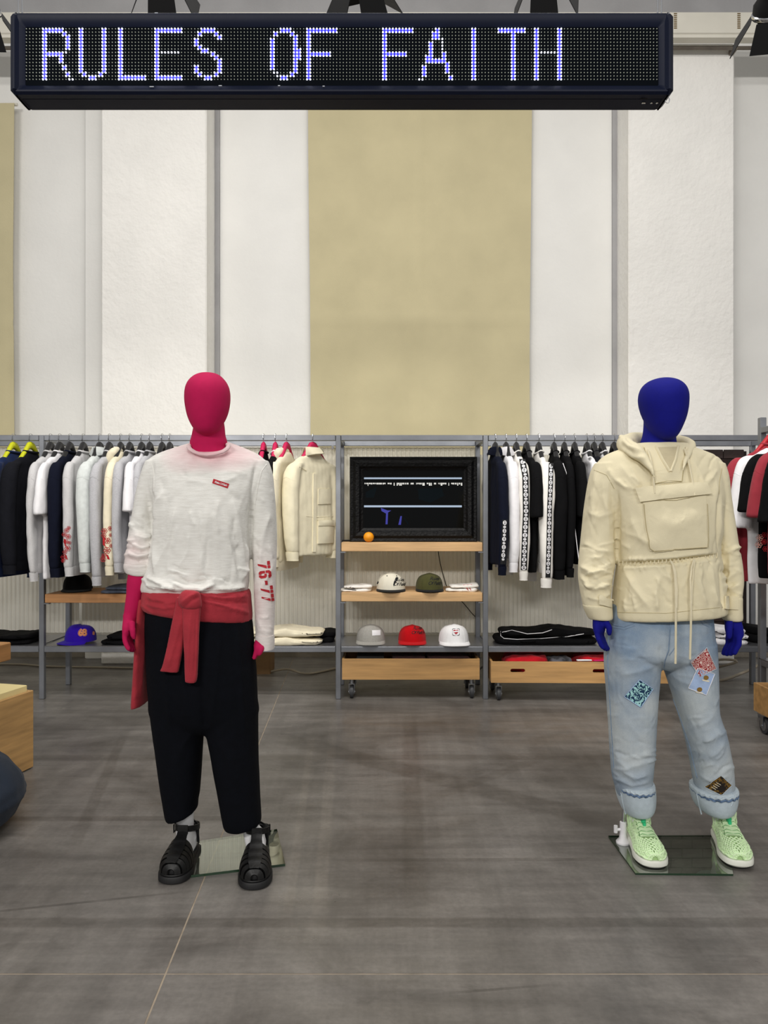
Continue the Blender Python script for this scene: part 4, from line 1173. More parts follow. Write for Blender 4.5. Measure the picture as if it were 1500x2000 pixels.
# colour, kind, hanger px, yaw, cuff row, hem row, options
LEFT = [
 ('deep blue sweatshirt on a yellow hanger at the rack end', 'sweat', M_dnavy, 27, -6, 1140, 1108, dict(SR=.05, seed=1, label_m=mat('tan_label', '#c08a50', .8)), 'y'),
 ('charcoal sweatshirt on a yellow hanger beside the grey post', 'sweat', M_char, 60, -8, 1122, 1096, dict(SR=.05, seed=2), 'y'),
 ('light grey sweatshirt on a black hanger behind the white tee', 'sweat', M_lgrey, 99, -2, 1136, 1100, dict(SR=.028, seed=3), 'b'),
 ('white short sleeved tee on a black hanger beside the grey post', 'tee', M_white, 117, -2, 1006, 1126, dict(SR=.034, T=.03, seed=4), 'b'),
 ('black navy sweatshirt on a black hanger beside the white tee', 'sweat', M_navy, 137, 0, 1128, 1108, dict(SR=.042, seed=5), 'b'),
 ('light grey sweatshirt with red blossom print on the sleeve', 'sweat', M_lgrey, 163, 0, 1126, 1105, dict(SR=.033, seed=6), 'b'),
 ('pale bleached denim jacket with collar on a black hanger', 'jacket', M_pale, 195, -2, 1118, 1098, dict(SR=.042, collar='shirt', seed=7), 'b'),
 ('heather grey sweatshirt on a black hanger above the black cap', 'sweat', M_hgrey, 214, 0, 1144, 1108, dict(SR=.050, W=.245, dx=.004, seed=8), 'b'),
 ('cream hoodie with red blossom print on the sleeve', 'sweat', M_cream, 236, 2, 1124, 1100, dict(SR=.042, hood=-1, seed=9, name='hoodie', cat='hoodie'), 'b'),
 ('heather grey sweatshirt on a black hanger behind the cream hoodie', 'sweat', M_hgrey, 254, 0, 1118, 1100, dict(SR=.03, seed=10), 'b'),
 ('white tee on a black hanger beside the white mannequin sleeve', 'tee', M_white, 277, 0, 1000, 1090, dict(SR=.036, seed=11), 'b'),
 ('grey sweatshirt on a black hanger behind the mannequin shoulder', 'sweat', M_hgrey, 293, 0, 1110, 1095, dict(SR=.032, seed=12), 'b'),
 ('black tee on a pink hanger behind the mannequin shoulder', 'tee', M_blk, 515, 0, 1000, 1090, dict(SR=.035, seed=13), 'p'),
 ('black top with white neck on a pink hanger beside the cream hoodie', 'tee', M_blk, 538, 0, 1000, 1090, dict(SR=.03, seed=14, rib=M_white), 'p'),
 ('plain cream hoodie on a pink hanger beside the cream field jacket', 'sweat', M_cream, 560, -14, 1108, 1096, dict(SR=.045, T=.028, hood=-1, seed=15, name='hoodie', cat='hoodie'), 'p'),
]
made = {}
def fit(rows):
    """sleeves and bodies no thicker than the gap to the neighbours on the rail"""
    px = [r[3] for r in rows]
    for i, r in enumerate(rows):
        gaps = [abs(px[i] - px[j]) * RF / F for j in (i - 1, i + 1) if 0 <= j < len(px) and abs(px[i] - px[j]) < 60]
        if not gaps: continue
        avg = sum(gaps) / len(gaps); o = r[7]
        o['SR'] = min(o['SR'], avg * (.40 if r[1] == 'tee' else .47))
        o['T'] = min(o.get('T', .029), min(gaps) * .40)
fit(LEFT)
HCOL = {'y': (M_hyel, 'yellow'), 'b': (M_hblk, 'black'), 'p': (M_hpnk, 'pink'), 'r': (M_hred, 'red')}
def short(lbl): return lbl.split(' on a ')[0].split(' beside')[0].split(' behind')[0].split(' with ')[0].split(' above')[0]
for lbl, kind, m, px, yaw, yc, yh, opt, hc in LEFT:
    X = hx(px); opt.setdefault('T', .029)
    gt = garment(lbl, X, RF, kind, m, R_(yaw), zpx(yc), zpx(yh, 5.37), **opt)
    made[lbl] = gt
    hm, cn = HCOL[hc]
    hanger('%s clothes hanger holding the %s' % (cn, lbl.replace(' on a %s hanger' % cn, '')), X, RF, hm, R_(yaw), 'hangers on the long rack')
for px, c in ((317, 'b'), (332, 'b')):
    hanger('empty black clothes hanger behind the mannequin shoulder', hx(px), RF, M_hblk, 0, 'empty black hangers behind the mannequin')

# cream field jacket turned to the front
jx_ = hx(611)
jk = garment('cream field jacket with flap pockets on a pink hanger beside the rack post', jx_, RF, 'jacket', M_ecru, R_(-36), zpx(1096, 5.15), zpx(1086, 5.3), W=.21, T=.042, SR=.056, collar='shirt', seed=20)
hanger('pink clothes hanger holding the cream field jacket', jx_, RF, M_hpnk, R_(-36), 'hangers on the long rack')
bv = wbvh(jk)
panel('pocket', bv, ((619, 1018), (652, 1018), (651, 1060), (620, 1062)), 8, 8, M_ecru, jk, .002, .009, .006)
panel('pocket_flap', bv, ((619, 1016), (653, 1016), (652, 1027), (620, 1027)), 8, 4, M_ecru, jk, .012, .006, .004)
panel('chest_pocket', bv, ((621, 955), (645, 955), (645, 984), (621, 985)), 6, 6, M_ecru, jk, .001, .005, .003)
panel('placket', bv, ((611, 925), (617, 925), (616, 1078), (610, 1078)), 3, 16, M_ecru, jk, .002, .005)
M_stitch = mat('tan_stitch', '#b3a67f', .9)
seam('waist_seam', bv, [(598, 1008), (616, 1010), (650, 1008)], .0022, M_ecru, jk)
for a in ([(619, 1016), (653, 1016)], [(621, 955), (645, 955)], [(584, 912), (598, 920)]): seam('stitching', bv, a, .0014, M_stitch, jk, .004)

# blossom prints on two sleeves
M_blos = mat('red_blossom_ink', '#b01a24', .9); M_blw = mat('white_blossom_ink', '#efe3dc', .9)
def blossom(bv, t, cx, cy, r, ring=M_blos):
    V = []; Fc = []
    for k in range(6):
        a = 2 * math.pi * k / 6
        ox, oy, R = (cx + r * .62 * math.cos(a), cy + r * .62 * math.sin(a), r * .38) if k < 6 else (cx, cy, r * .3)
        n0 = len(V); n = 8
        for q in (1.0, .62): V += [(ox + R * q * math.cos(6.2832 * j / n), oy + R * q * math.sin(6.2832 * j / n)) for j in range(n)]
        Fc += [(n0 + j, n0 + (j + 1) % n, n0 + n + (j + 1) % n, n0 + n + j) for j in range(n)]
    n0 = len(V); V += [(cx + r * .22 * math.cos(6.2832 * j / 6), cy + r * .22 * math.sin(6.2832 * j / 6)) for j in range(6)]; Fc.append(tuple(range(n0, n0 + 6)))
    decal('blossom_print', bv, V, Fc, ring, t, .0025)
def branch(bv, t, pts, w_):
    V = []
    for i, (x, y) in enumerate(pts):
        V += [(x - w_ * (1 - .6 * (i % 2)), y), (x + w_ * (1 - .5 * ((i + 1) % 2)), y + 1)]
    decal('branch_print', bv, V, [(2 * i, 2 * i + 2, 2 * i + 3, 2 * i + 1) for i in range(len(pts) - 1)], M_blos, t, .002)
t6 = made['light grey sweatshirt with red blossom print on the sleeve']; bv = wbvh(t6)
k6 = sleeve_shift(t6, .235, 1070, 131)
for x, y, r in ((131, 1036, 5), (135, 1031, 4), (127, 1044, 5), (134, 1048, 5.5), (130, 1058, 5), (136, 1060, 4), (133, 1071, 6), (128, 1078, 4.5), (126, 1088, 6), (125, 1095, 4)): blossom(bv, t6, x + k6, y, r)
branch(bv, t6, [(128 + k6, 1052), (127 + k6, 1060), (130 + k6, 1066), (133 + k6, 1070)], 2.2); branch(bv, t6, [(126 + k6, 1080), (129 + k6, 1084), (131 + k6, 1088), (131 + k6, 1092)], 2.4)
t9 = made['cream hoodie with red blossom print on the sleeve']; bv = wbvh(t9)
k9 = sleeve_shift(t9, .235, 1070, 230)
for x, y, r in ((224, 1037, 6), (235, 1032, 5), (223, 1046, 5), (230, 1056, 6.5), (236, 1045, 4), (229, 1075, 7), (237, 1066, 4.5), (222, 1092, 6), (239, 1022, 3), (223, 1085, 4.5)): blossom(bv, t9, x + k9, y, r)
branch(bv, t9, [(225 + k9, 1046), (222 + k9, 1056), (224 + k9, 1064), (229 + k9, 1069)], 3); branch(bv, t9, [(223 + k9, 1079), (228 + k9, 1083), (232 + k9, 1088), (231 + k9, 1092)], 3)
def rowseam(t, pts, m, r=.0016): seam('sleeve_seam', wbvh(t), pts, r, m, t)

RIGHT = [
 ('navy shirt on a black hanger beside the framed screen', 'shirt', M_navy, 967, 3, 1124, 1100, dict(SR=.034, T=.028, seed=31, collar='shirt')),
 ('plain white shirt on a black hanger beside the navy shirt', 'shirt', M_white, 988, 3, 1118, 1090, dict(SR=.038, T=.028, seed=32, collar='shirt')),
 ('white track top with black patterned tape on a black hanger', 'sweat', M_wht2, 1008, 2, 1134, 1100, dict(SR=.040, seed=33, collar='none')),
 ('black tee between the two white taped tops', 'tee', M_blk, 1028, 4, 1010, 1114, dict(SR=.036, seed=34)),
 ('white hoodie with black patterned tape on a black hanger', 'sweat', M_wht2, 1052, 0, 1148, 1100, dict(SR=.046, W=.245, seed=35)),
 ('black sweatshirt with narrow white piping on a black hanger', 'sweat', M_blk, 1082, -4, 1132, 1112, dict(SR=.046, seed=36, label_m=M_white)),
 ('black crew sweatshirt on a black hanger behind the piped sweatshirt', 'sweat', M_blk, 1102, -4, 1128, 1105, dict(SR=.03, seed=37)),
 ('black tee with white neck label on a black hanger', 'tee', M_blk, 1122, -3, 1010, 1100, dict(SR=.04, seed=38, label_m=M_white)),
 ('white tee with black lace print on a black hanger', 'tee', M_white, 1146, -2, 1005, 1100, dict(SR=.038, seed=39)),
 ('dark violet tee on a black hanger beside the anorak sleeve', 'tee', M_char, 1160, -2, 1005, 1100, dict(SR=.03, seed=40)),
 ('plain white tee on a black hanger beside the anorak sleeve', 'tee', M_white, 1176, 0, 1005, 1100, dict(SR=.03, seed=41)),
 ('black tee on a black hanger behind the anorak shoulder', 'tee', M_blk, 1199, 0, 1005, 1100, dict(SR=.03, seed=42)),
]
fit(RIGHT)
for lbl, kind, m, px, yaw, yc, yh, opt in RIGHT:
    X = hx(px); opt.setdefault('T', .027)
    made[lbl] = garment(lbl, X, RF, kind, m, R_(yaw), zpx(yc), zpx(yh, 5.37), **opt)
    hanger('black clothes hanger holding the %s' % lbl.replace(' on a black hanger', ''), X, RF, M_hblk, R_(yaw), 'hangers on the long rack')
def tape(t, pts, w_, nm='patterned_tape'):
    bv = wbvh(t); V = []; n = len(pts)
    dense = []
    for i in range(n - 1):
        for k in range(8): dense.append((pts[i][0] + (pts[i + 1][0] - pts[i][0]) * k / 8, pts[i][1] + (pts[i + 1][1] - pts[i][1]) * k / 8))
    dense.append(pts[-1])
    for x, y in dense: V += [(x - w_ / 2, y), (x, y), (x + w_ / 2, y)]
    Fc = []
    for i in range(len(dense) - 1):
        for k in (0, 1): a = 3 * i + k; Fc.append((a, a + 3, a + 4, a + 1))
    o = decal(nm, bv, V, Fc, M_ink, t, .0035)
    if o is None: return
    V = []; Fc = []; L = pts[0][1]; y = pts[0][1] + 6
    def xat(y):
        for i in range(n - 1):
            if pts[i][1] <= y <= pts[i + 1][1]: return pts[i][0] + (pts[i + 1][0] - pts[i][0]) * (y - pts[i][1]) / (pts[i + 1][1] - pts[i][1])
        return pts[-1][0]
    k = 0
    while y < pts[-1][1] - 4:
        x = xat(y); h = 4.4 if k % 2 == 0 else 2.6; wq = w_ * (.36 if k % 2 == 0 else .26)
        n0 = len(V); q = 10
        for f in (1.0, .62): V += [(x + wq * f * math.cos(6.2832 * j / q), y + h * f * math.sin(6.2832 * j / q)) for j in range(q)]
        Fc += [(n0 + j, n0 + (j + 1) % q, n0 + q + (j + 1) % q, n0 + q + j) for j in range(q)]
        n0 = len(V); V += [(x - wq * .7, y - .8), (x + wq * .7, y - .8), (x + wq * .7, y + .8), (x - wq * .7, y + .8)]; Fc.append((n0, n0 + 1, n0 + 2, n0 + 3))
        y += h + 3.6 if k % 2 == 0 else h + 5.2; k += 1
    d = decal('tape_motif', bv, V, Fc, M_white, t, .005)
tape(made['white track top with black patterned tape on a black hanger'], [(1020, 897), (1026, 930), (1027, 1000), (1025, 1060), (1023, 1113)], 11)
tape(made['white hoodie with black patterned tape on a black hanger'], [(1076, 905), (1075, 945), (1073, 990), (1072, 1050), (1070, 1128)], 9)
tape(made['navy shirt on a black hanger beside the framed screen'], [(986, 1015), (984, 1060), (982, 1102)], 9)
bv = wbvh(made['black sweatshirt with narrow white piping on a black hanger'])
seam('white_piping', bv, [(1095, 893), (1108, 930), (1118, 990), (1126, 1060), (1131, 1100)], .003, M_white, made['black sweatshirt with narrow white piping on a black hanger'], .001)
tl = made['white tee with black lace print on a black hanger']; bv = wbvh(tl)
for k in range(22):
    rr = random.Random(k); x = 1133 + rr.random() * 20; y = 895 + rr.random() * 105
    blossom(bv, tl, x, y, 2.2 + rr.random() * 1.5, M_ink)

# side rack clothes, facing out into the aisle
SIDE = [
 ('faded red sweatshirt on a red hanger at the far end of the side rack', 'sweat', M_rose, 4.74, 1100, 1117, dict(SR=.045, T=.04, seed=61)),
 ('white tee between the faded red sweatshirt and the black tee', 'tee', M_white, 4.60, 1030, 1140, dict(SR=.045, seed=62)),
 ('black tee with pink blossom print on the side rack', 'tee', M_blk, 4.47, 1000, 1130, dict(SR=.045, seed=63)),
 ('faded red tee between two black tees on the side rack', 'tee', M_rose, 4.35, 1010, 1140, dict(SR=.045, seed=64)),
 ('plain black tee hanging next to the faded red tee', 'tee', M_blk, 4.22, 1020, 1135, dict(SR=.045, seed=65)),
]
for lbl, kind, m, d_, yc, yh, opt in SIDE:
    t = garment(lbl, SX, d_, kind, m, R_(-90 + 4), zpx(yc, d_), zpx(yh, d_), W=.245, **opt); made[lbl] = t
    hanger('red clothes hanger holding the %s' % short(lbl).split(' between')[0].split(' hanging next')[0] if kind == 'sweat' else 'red clothes hanger holding the %s' % lbl.split(' hanging next')[0].split(' on the side')[0], SX, d_, M_hred, R_(-90 + 4), 'red hangers on the side rack', 'y')
tb = made['black tee with pink blossom print on the side rack']; bv = wbvh(tb)
M_blp = mat('pink_blossom_ink', '#d49a8c', .9)
for x, y, r in ((1484, 1050, 7), (1482, 1064, 7), (1493, 1045, 6), (1492, 1058, 6), (1495, 1072, 6)): blossom(bv, tb, x, y, r, M_blp if x < 1490 else M_blos)
# ================================================================== MANNEQUINS
def hand(g, wrist, knuckle, tips, thumb, r=.011, yaw=0.0, ps=1.0):
    """palm from wrist to knuckles, fingers as bent tapering tubes"""
    wrist, knuckle = Vector(wrist), Vector(knuckle)
    ax = (knuckle - wrist).normalized()
    side = ax.cross(Vector((1, 0, 0))).normalized()      # hand seen edge-on: breadth runs in depth
    side = (Matrix.Rotation(yaw, 3, ax) @ side).normalized()
    rings = []
    for k, (f, a, b) in enumerate(((-.15, .027, .028), (0, .024, .029), (.25, .023, .036), (.6, .022, .043), (1.0, .018, .043), (1.12, .012, .038))):
        c = wrist.lerp(knuckle, f); n = 18; x = side.cross(ax)
        rings.append([c + x * (ps * a * math.cos(6.2832 * j / n)) + side * (b * math.sin(6.2832 * j / n)) for j in range(n)])
    g.loft(rings)
    for i, (mid, tip) in enumerate(tips):
        off = side * ((i - 1.5) * .0198)
        L = (.95, 1.0, .97, .86)[i]
        p0 = knuckle - ax * .012 + off; p1 = Vector(mid) + off; p2 = p1.lerp(Vector(tip) + off, L)
        pm = p0.lerp(p1, .5) + (p1 - p0).cross(side) * .08; pn = p1.lerp(p2, .55) + (p2 - p1).cross(side) * .05
        g.tube([p0, pm, p1, pn, p2, p2 + (p2 - pn).normalized() * .006], [r, r, r * .98, r * .93, r * .84, r * .45], 10)
    t0, t1, t2 = [Vector(v) for v in thumb]
    g.tube([t0, t0.lerp(t1, .5), t1, t1.lerp(t2, .6), t2], [r * 1.25, r * 1.2, r * 1.08, r, r * .55], 10)

def egg(g, rows, d, depth=1.22):
    """rows: (y, xl, xr, depth shift)"""
    g.sloft([rpx(y, xl, xr, d + dd, (xr - xl) / 2 * d / F * depth) for y, xl, xr, dd in rows])

# ------------------------------------------------------------------ pink mannequin
D1 = 2.86
mq = thing('mannequin', 'hot pink mannequin in a white long sleeved tee and black trousers', 'mannequin', (P(405, 0, D1).x, D1, 0))
M_mqp = mat('pink_flocked_skin', '#b80f4e', .85, sheen=.0, var=.04, vscale=40, spec=.3)
g = G()
egg(g, [(728.5, 400, 412, .0), (731, 388, 425, -.0), (737, 377, 434, -.002), (748, 367.5, 443, -.004), (762, 362.5, 448, -.006), (780, 361.5, 449, -.008), (797, 363.5, 447, -.010), (813, 367, 442.5, -.014), (828, 373, 435, -.02), (840, 381, 427, -.026), (847, 391, 417, -.03), (849.5, 400, 410, -.032)], D1)
g.sloft([rpx(y, xl, xr, D1 + dd, ry) for y, xl, xr, dd, ry in ((800, 385, 432, .03, .06), (830, 379, 438, .03, .06), (850, 375, 440, .03, .06), (864, 371, 444, .03, .062), (876, 372, 442, .03, .062), (890, 358, 456, .03, .066), (905, 335, 478, .03, .08), (960, 322, 474, .02, .11), (1060, 322, 470, .01, .11), (1140, 312, 474, .01, .12), (1220, 300, 482, .0, .125), (1300, 310, 478, .0, .12))])
# hidden legs down to the socks
for pts in (((330, 1290), (345, 1400), (355, 1480), (358, 1550)), ((440, 1290), (453, 1400), (466, 1480), (472, 1550))):
    q = [P(x, y, D1 + .02) for x, y in pts]; g.tube(q, [.055, .05, .042, .034], 16)
# arms: the bare right forearm
A = lambda x, y, dd=0.0: P(x, y, D1 + dd)
g.tube([A(306, 912, .03), A(290, 960, .03), A(280, 1020, .02), A(274, 1080, -.02), A(268, 1120, -.04), A(264.5, 1140, -.05), A(262, 1160, -.055), A(258.5, 1185, -.06), A(254, 1205, -.065)], [.028, .028, .028, .030, .033, .0325, .029, .028, .025], 18)
hand(g, A(253.5, 1208, -.066), A(250.5, 1238, -.075), [(A(250, 1252, -.08 ), A(259, 1271, -.085))] * 4, (A(257, 1214, -.10), A(259, 1232, -.118), A(262, 1249, -.118)))
g.tube([A(500, 912, .03), A(513, 980, .03), A(517, 1060, .03), A(516, 1150, .0), A(514, 1220, -.01), A(512, 1255, -.01)], [.028, .028, .028, .026, .025, .024], 16)
hand(g, A(511, 1250, -.01), A(504, 1266, -.01), [(A(502, 1274, -.012), A(498, 1285, -.014))] * 4, (A(512, 1262, -.04), A(509, 1272, -.05), A(504, 1281, -.05)), .010)
cloth('mannequin_body', g, M_mqp, mq, .0055, 3)

def shirt_mat():
    m = bpy.data.materials.new('sheer_white_jersey'); m.use_nodes = True
    nt = m.node_tree; N = nt.nodes; Lk = nt.links; b = N['Principled BSDF']
    b.inputs['Roughness'].default_value = .9; b.inputs['Sheen Weight'].default_value = .15; b.inputs['Specular IOR Level'].default_value = .2
    tc = N.new('ShaderNodeTexCoord'); geo = N.new('ShaderNodeNewGeometry')
    nz = N.new('ShaderNodeTexNoise'); nz.inputs['Scale'].default_value = 60; nz.inputs['Detail'].default_value = 4
    mp = N.new('ShaderNodeMapping'); mp.inputs['Scale'].default_value = (.4, 1, 3.2); Lk.new(tc.outputs['Object'], mp.inputs['Vector']); Lk.new(mp.outputs['Vector'], nz.inputs['Vector'])
    base = N.new('ShaderNodeValToRGB'); e = base.color_ramp.elements; e[0].position = .3; e[1].position = .7; e[0].color = lin('#dddbd5'); e[1].color = lin('#ecebe6'); Lk.new(nz.outputs['Fac'], base.inputs['Fac'])
    # dyed-through pink where the tee clings to the chest and the forearm
    def blob(c, sx, sy, sz, lo, hi):
        s = N.new('ShaderNodeVectorMath'); s.operation = 'SUBTRACT'; s.inputs[1].default_value = c; Lk.new(geo.outputs['Position'], s.inputs[0])
        q = N.new('ShaderNodeVectorMath'); q.operation = 'MULTIPLY'; q.inputs[1].default_value = (sx, sy, sz); Lk.new(s.outputs[0], q.inputs[0])
        l = N.new('ShaderNodeVectorMath'); l.operation = 'LENGTH'; Lk.new(q.outputs[0], l.inputs[0])
        n = N.new('ShaderNodeTexNoise'); n.inputs['Scale'].default_value = 9; Lk.new(tc.outputs['Object'], n.inputs['Vector'])
        a = N.new('ShaderNodeMath'); a.operation = 'MULTIPLY_ADD'; a.inputs[1].default_value = .7; Lk.new(n.outputs['Fac'], a.inputs[0]); Lk.new(l.outputs['Value'], a.inputs[2])
        r = N.new('ShaderNodeMapRange'); r.inputs['From Min'].default_value = lo; r.inputs['From Max'].default_value = hi; r.inputs['To Min'].default_value = 1; r.inputs['To Max'].default_value = 0
        Lk.new(a.outputs[0], r.inputs['Value']); return r
    cur = base.outputs[0]
    for c, sx, sy, sz, lo, hi, k in ((P(408, 884, D1 - .05), 5.2, 3, 12, .55, 1.45, .55), (P(518, 1180, D1), 12, 4, 3.4, .2, 1.4, .22), (P(265, 1085, D1), 12, 4, 9, .2, 1.3, .3)):
        r = blob(c, sx, sy, sz, lo, hi); mm = N.new('ShaderNodeMath'); mm.operation = 'MULTIPLY'; mm.inputs[1].default_value = k; Lk.new(r.outputs[0], mm.inputs[0])
        x = N.new('ShaderNodeMix'); x.data_type = 'RGBA'; x.inputs[7].default_value = lin('#e08a9c'); Lk.new(mm.outputs[0], x.inputs['Factor']); Lk.new(cur, x.inputs[6]); cur = x.outputs[2]
    Lk.new(cur, b.inputs['Base Color'])
    bp = N.new('ShaderNodeBump'); bp.inputs['Strength'].default_value = .15; bp.inputs['Distance'].default_value = .004; Lk.new(wrinkle(N, Lk, tc, .14).outputs['Normal'], bp.inputs['Normal']); n2 = N.new('ShaderNodeTexNoise'); n2.inputs['Scale'].default_value = 260
    Lk.new(tc.outputs['Object'], n2.inputs['Vector']); Lk.new(n2.outputs['Fac'], bp.inputs['Height']); Lk.new(bp.outputs['Normal'], b.inputs['Normal'])
    return m
M_shirt = shirt_mat()
g = G()
D1s = D1 + .01
g.sloft([tip(rpx(y, xl, xr, D1s + dd, ry, e), {869: .45, 874: .34, 882: .2, 892: .08}.get(y, 0)) for y, xl, xr, dd, ry, e in (
    (869, 370, 444, .03, .068, 2), (874, 345, 466, .03, .08, 2), (882, 318, 492, .03, .095, 2), (892, 298, 510, .03, .105, 2.1), (905, 287, 521, .03, .115, 2.1), (930, 285, 522, .025, .128, 2.1), (965, 292, 508, .015, .140, 2.2), (1000, 299, 494, .005, .143, 2.3), (1040, 301, 489, .0, .143, 2.3),
    (1080, 297, 487, -.0, .145, 2.3), (1110, 289, 486, -.002, .150, 2.3), (1130, 281, 486, -.004, .155, 2.3), (1146, 277, 484, -.004, .155, 2.3), (1155, 280, 481, -.004, .148, 2.3), (1158, 288, 474, -.004, .135, 2.3))])
g.sloft([rpx(y, xl, xr, D1s + dd, ry) for y, xl, xr, dd, ry in ((900, 286, 325, .03, .06), (925, 277, 322, .03, .068), (960, 268, 312, .03, .07), (1000, 261, 304, .025, .07), (1040, 254, 301, .01, .068), (1070, 249, 298, -.01, .066), (1095, 245, 297, -.025, .064), (1108, 245, 297, -.03, .062))])
g.sloft([rpx(y, xl, xr, D1s + dd, ry) for y, xl, xr, dd, ry in ((900, 486, 524, .03, .06), (925, 486, 532, .03, .068), (960, 489, 536, .03, .07), (1010, 490, 539.5, .03, .068), (1060, 491, 540.5, .03, .064), (1100, 494, 540, .02, .060), (1150, 496.5, 538.5, .01, .055), (1200, 498, 536.5, .0, .05), (1245, 499, 535, -.005, .047), (1266, 498.5, 534.5, -.005, .046))])
fo = [([(322, 955), (305, 990), (302, 1060), (306, 1130)], .008, 7), ([(345, 985), (330, 1060), (300, 1125)], .006, 9), ([(405, 985), (400, 1060), (385, 1130)], .004, 12), ([(455, 975), (470, 1050), (476, 1130)], .006, 9), ([(437, 1000), (452, 1080), (462, 1135)], .004, 8),
      ([(285, 1128), (320, 1141), (345, 1150)], .010, 5), ([(330, 1135), (360, 1147), (395, 1150), (420, 1140)], .011, 5), ([(340, 1128), (375, 1139), (412, 1132)], -.007, 5), ([(420, 1149), (455, 1150), (480, 1140)], .008, 5), ([(285, 1142), (330, 1150), (400, 1155)], .006, 4), ([(478, 1060), (483, 1100), (470, 1135)], .007, 6),
      ([(300, 900), (293, 950), (292, 1010)], -.004, 5), ([(500, 905), (492, 960), (489, 1060)], -.006, 4), ([(296, 960), (300, 1010), (299, 1080)], -.008, 4),
      ([(262, 1045), (280, 1052), (297, 1046)], .006, 5), ([(255, 1062), (275, 1072), (296, 1064)], .007, 5), ([(250, 1080), (270, 1087), (296, 1080)], .008, 4.5), ([(258, 1030), (285, 1034)], -.004, 5), ([(252, 1072), (285, 1080)], -.005, 3.5), ([(248, 1092), (280, 1097)], -.006, 3.5),
      ([(528, 1000), (515, 1040), (505, 1100)], .004, 7), ([(535, 1100), (515, 1140), (503, 1160)], .003, 6), ([(502, 1210), (515, 1230), (532, 1238)], .003, 5)]
fo += rf(305, 485, 985, 1120, 16, 84, 18, 55, .0028, 4.5, 1) + rf(285, 480, 1112, 1152, 16, 12, 30, 30, .0045, 3.0, 2) + rf(250, 294, 1010, 1095, 14, 8, 28, 26, .0035, 3.0, 3) + rf(500, 534, 960, 1100, 8, 70, 35, 30, .0022, 3.5, 4) + rf(501, 533, 1190, 1245, 8, 10, 40, 18, .002, 2.6, 5) + rf(300, 500, 915, 985, 8, 50, 60, 40, .002, 6, 6)
fo = [(p_, a_ * 1.7, w_) for p_, a_, w_ in fo]
sh = cloth('long_sleeved_tee', g, M_shirt, mq, .0050, 4, fo, ((.0018, (16, 16, 9), 5), (.0009, (45, 45, 30), 8)))
bvS = bvh_of(sh)
# neckband
pts = [(368, 872), (372, 878), (380, 883), (392, 887), (405, 888.5), (420, 887), (434, 883), (443, 877), (447, 870)]
nb = [P(x, y, D1 - .03 - .055 * math.sin(math.pi * i / 8)) for i, (x, y) in enumerate(pts)]
back = [P(440, 866, D1 + .09), P(407, 862, D1 + .12), P(374, 866, D1 + .09)]
G().tube(nb + back + [nb[0]], .0085, 8, flat=.8).obj('neckband', M_shirt, sh, True)
# rolled cuff
rc = G()
rc.sloft([rpx(y, xl, xr, D1 - .02, ry, 2.2, yr=y + 4) for y, xl, xr, ry in ((1098, 250, 294, .058), (1099, 244, 299, .066), (1106, 242.5, 299, .068), (1114, 244, 297, .066), (1120, 248, 294, .062), (1121, 254, 289, .05))])
cloth('rolled_cuff', rc, M_shirt, sh, .0055, 3, [([(246, 1108), (270, 1112), (296, 1108)], -.003, 2.5)], ((.004, (34, 34, 20), 3),))
rc = G().sloft([rpx(y, xl, xr, D1 + .003, .048, 2.2) for y, xl, xr in ((1240, 499, 535.5), (1252, 498, 536), (1266, 498.5, 535.5), (1267, 500, 534))])
rc.obj('cuff', M_shirt, sh, True)
seam('armhole_seam', bvS, [(296, 905), (301, 925), (300, 960)], .0014, M_shirt, sh, .0005)
seam('armhole_seam', bvS, [(524, 902), (511, 920), (504, 950), (499, 985)], .0014, M_shirt, sh, .0005)
seam('hem_stitch', bvS, [(284, 1144), (330, 1150), (400, 1153), (478, 1148)], .001, M_shirt, sh, .0005)
# chest label
V, Fc = grid2((417, 935.5), (447.5, 945), (444.5, 954), (414.5, 944), 6, 3)
decal('chest_label', bvS, V, Fc, M_redp, sh, .0025)
V, Fc = textmesh('Rules Of Faith', 1.0, .35, .01, .8); decal('label_lettering', bvS, tx(V, 431, 945, 5.6, 17), Fc, M_white, sh, .004)
# 76-77 down the sleeve: each glyph drawn upright in a 10 x 14 cell, then turned to run down the arm
SEV = [[(0, 14), (5.2, 14), (5.2, 10.8), (0, 10.8)], [(6, 14), (10, 14), (10, 10.8), (6, 10.8)], [(6.2, 9.8), (10, 9.8), (4.6, 0), (2.4, 0)]]
SIX = [[(2.0, 14), (8, 14), (10, 12.2), (10, 10.6), (6.6, 10.6), (6.4, 11.2), (3.6, 11.2), (3.4, 8.9), (3.4, 8.0), (0, 8.0), (0, 12.2)], [(0, 7.2), (3.4, 7.2), (3.4, 3.2), (4.8, 2.8), (4.8, 0), (2, 0), (0, 1.8)], [(5.6, 0), (8, 0), (10, 1.8), (10, 7.2), (8, 9), (4.2, 9), (4.2, 6.4), (6.6, 6.2), (6.6, 3.0), (5.6, 2.8)]]
DSH = [[(1, 8.6), (6.6, 8.6), (6.6, 5.8), (1, 5.8)]]
adv = 0.0; ox, oy = 503.5, 1098.0; ang = math.radians(8)
for gl, w_ in ((SEV, 13), (SIX, 13), (DSH, 8.5), (SEV, 11.5), (SEV, 11)):
    V = []; Fc = []
    for poly in gl:
        n0 = len(V); dn = []
        for i in range(len(poly)):
            a, b = poly[i], poly[(i + 1) % len(poly)]
            dn += [a, ((a[0] + b[0]) / 2, (a[1] + b[1]) / 2)]
        loc = []
        for u, v in dn:
            down, right = (adv + u) * 1.43, v * 1.62
            loc.append((ox + right + down * .11, oy + down - right * .12))
        tris = tessellate_polygon([[Vector((x, y, 0)) for x, y in loc]])
        V += loc; Fc += [tuple(n0 + i for i in q) for q in tris]
    decal('sleeve_number', bvS, V, Fc, M_redp, sh, .0028)
    adv += w_ * .97

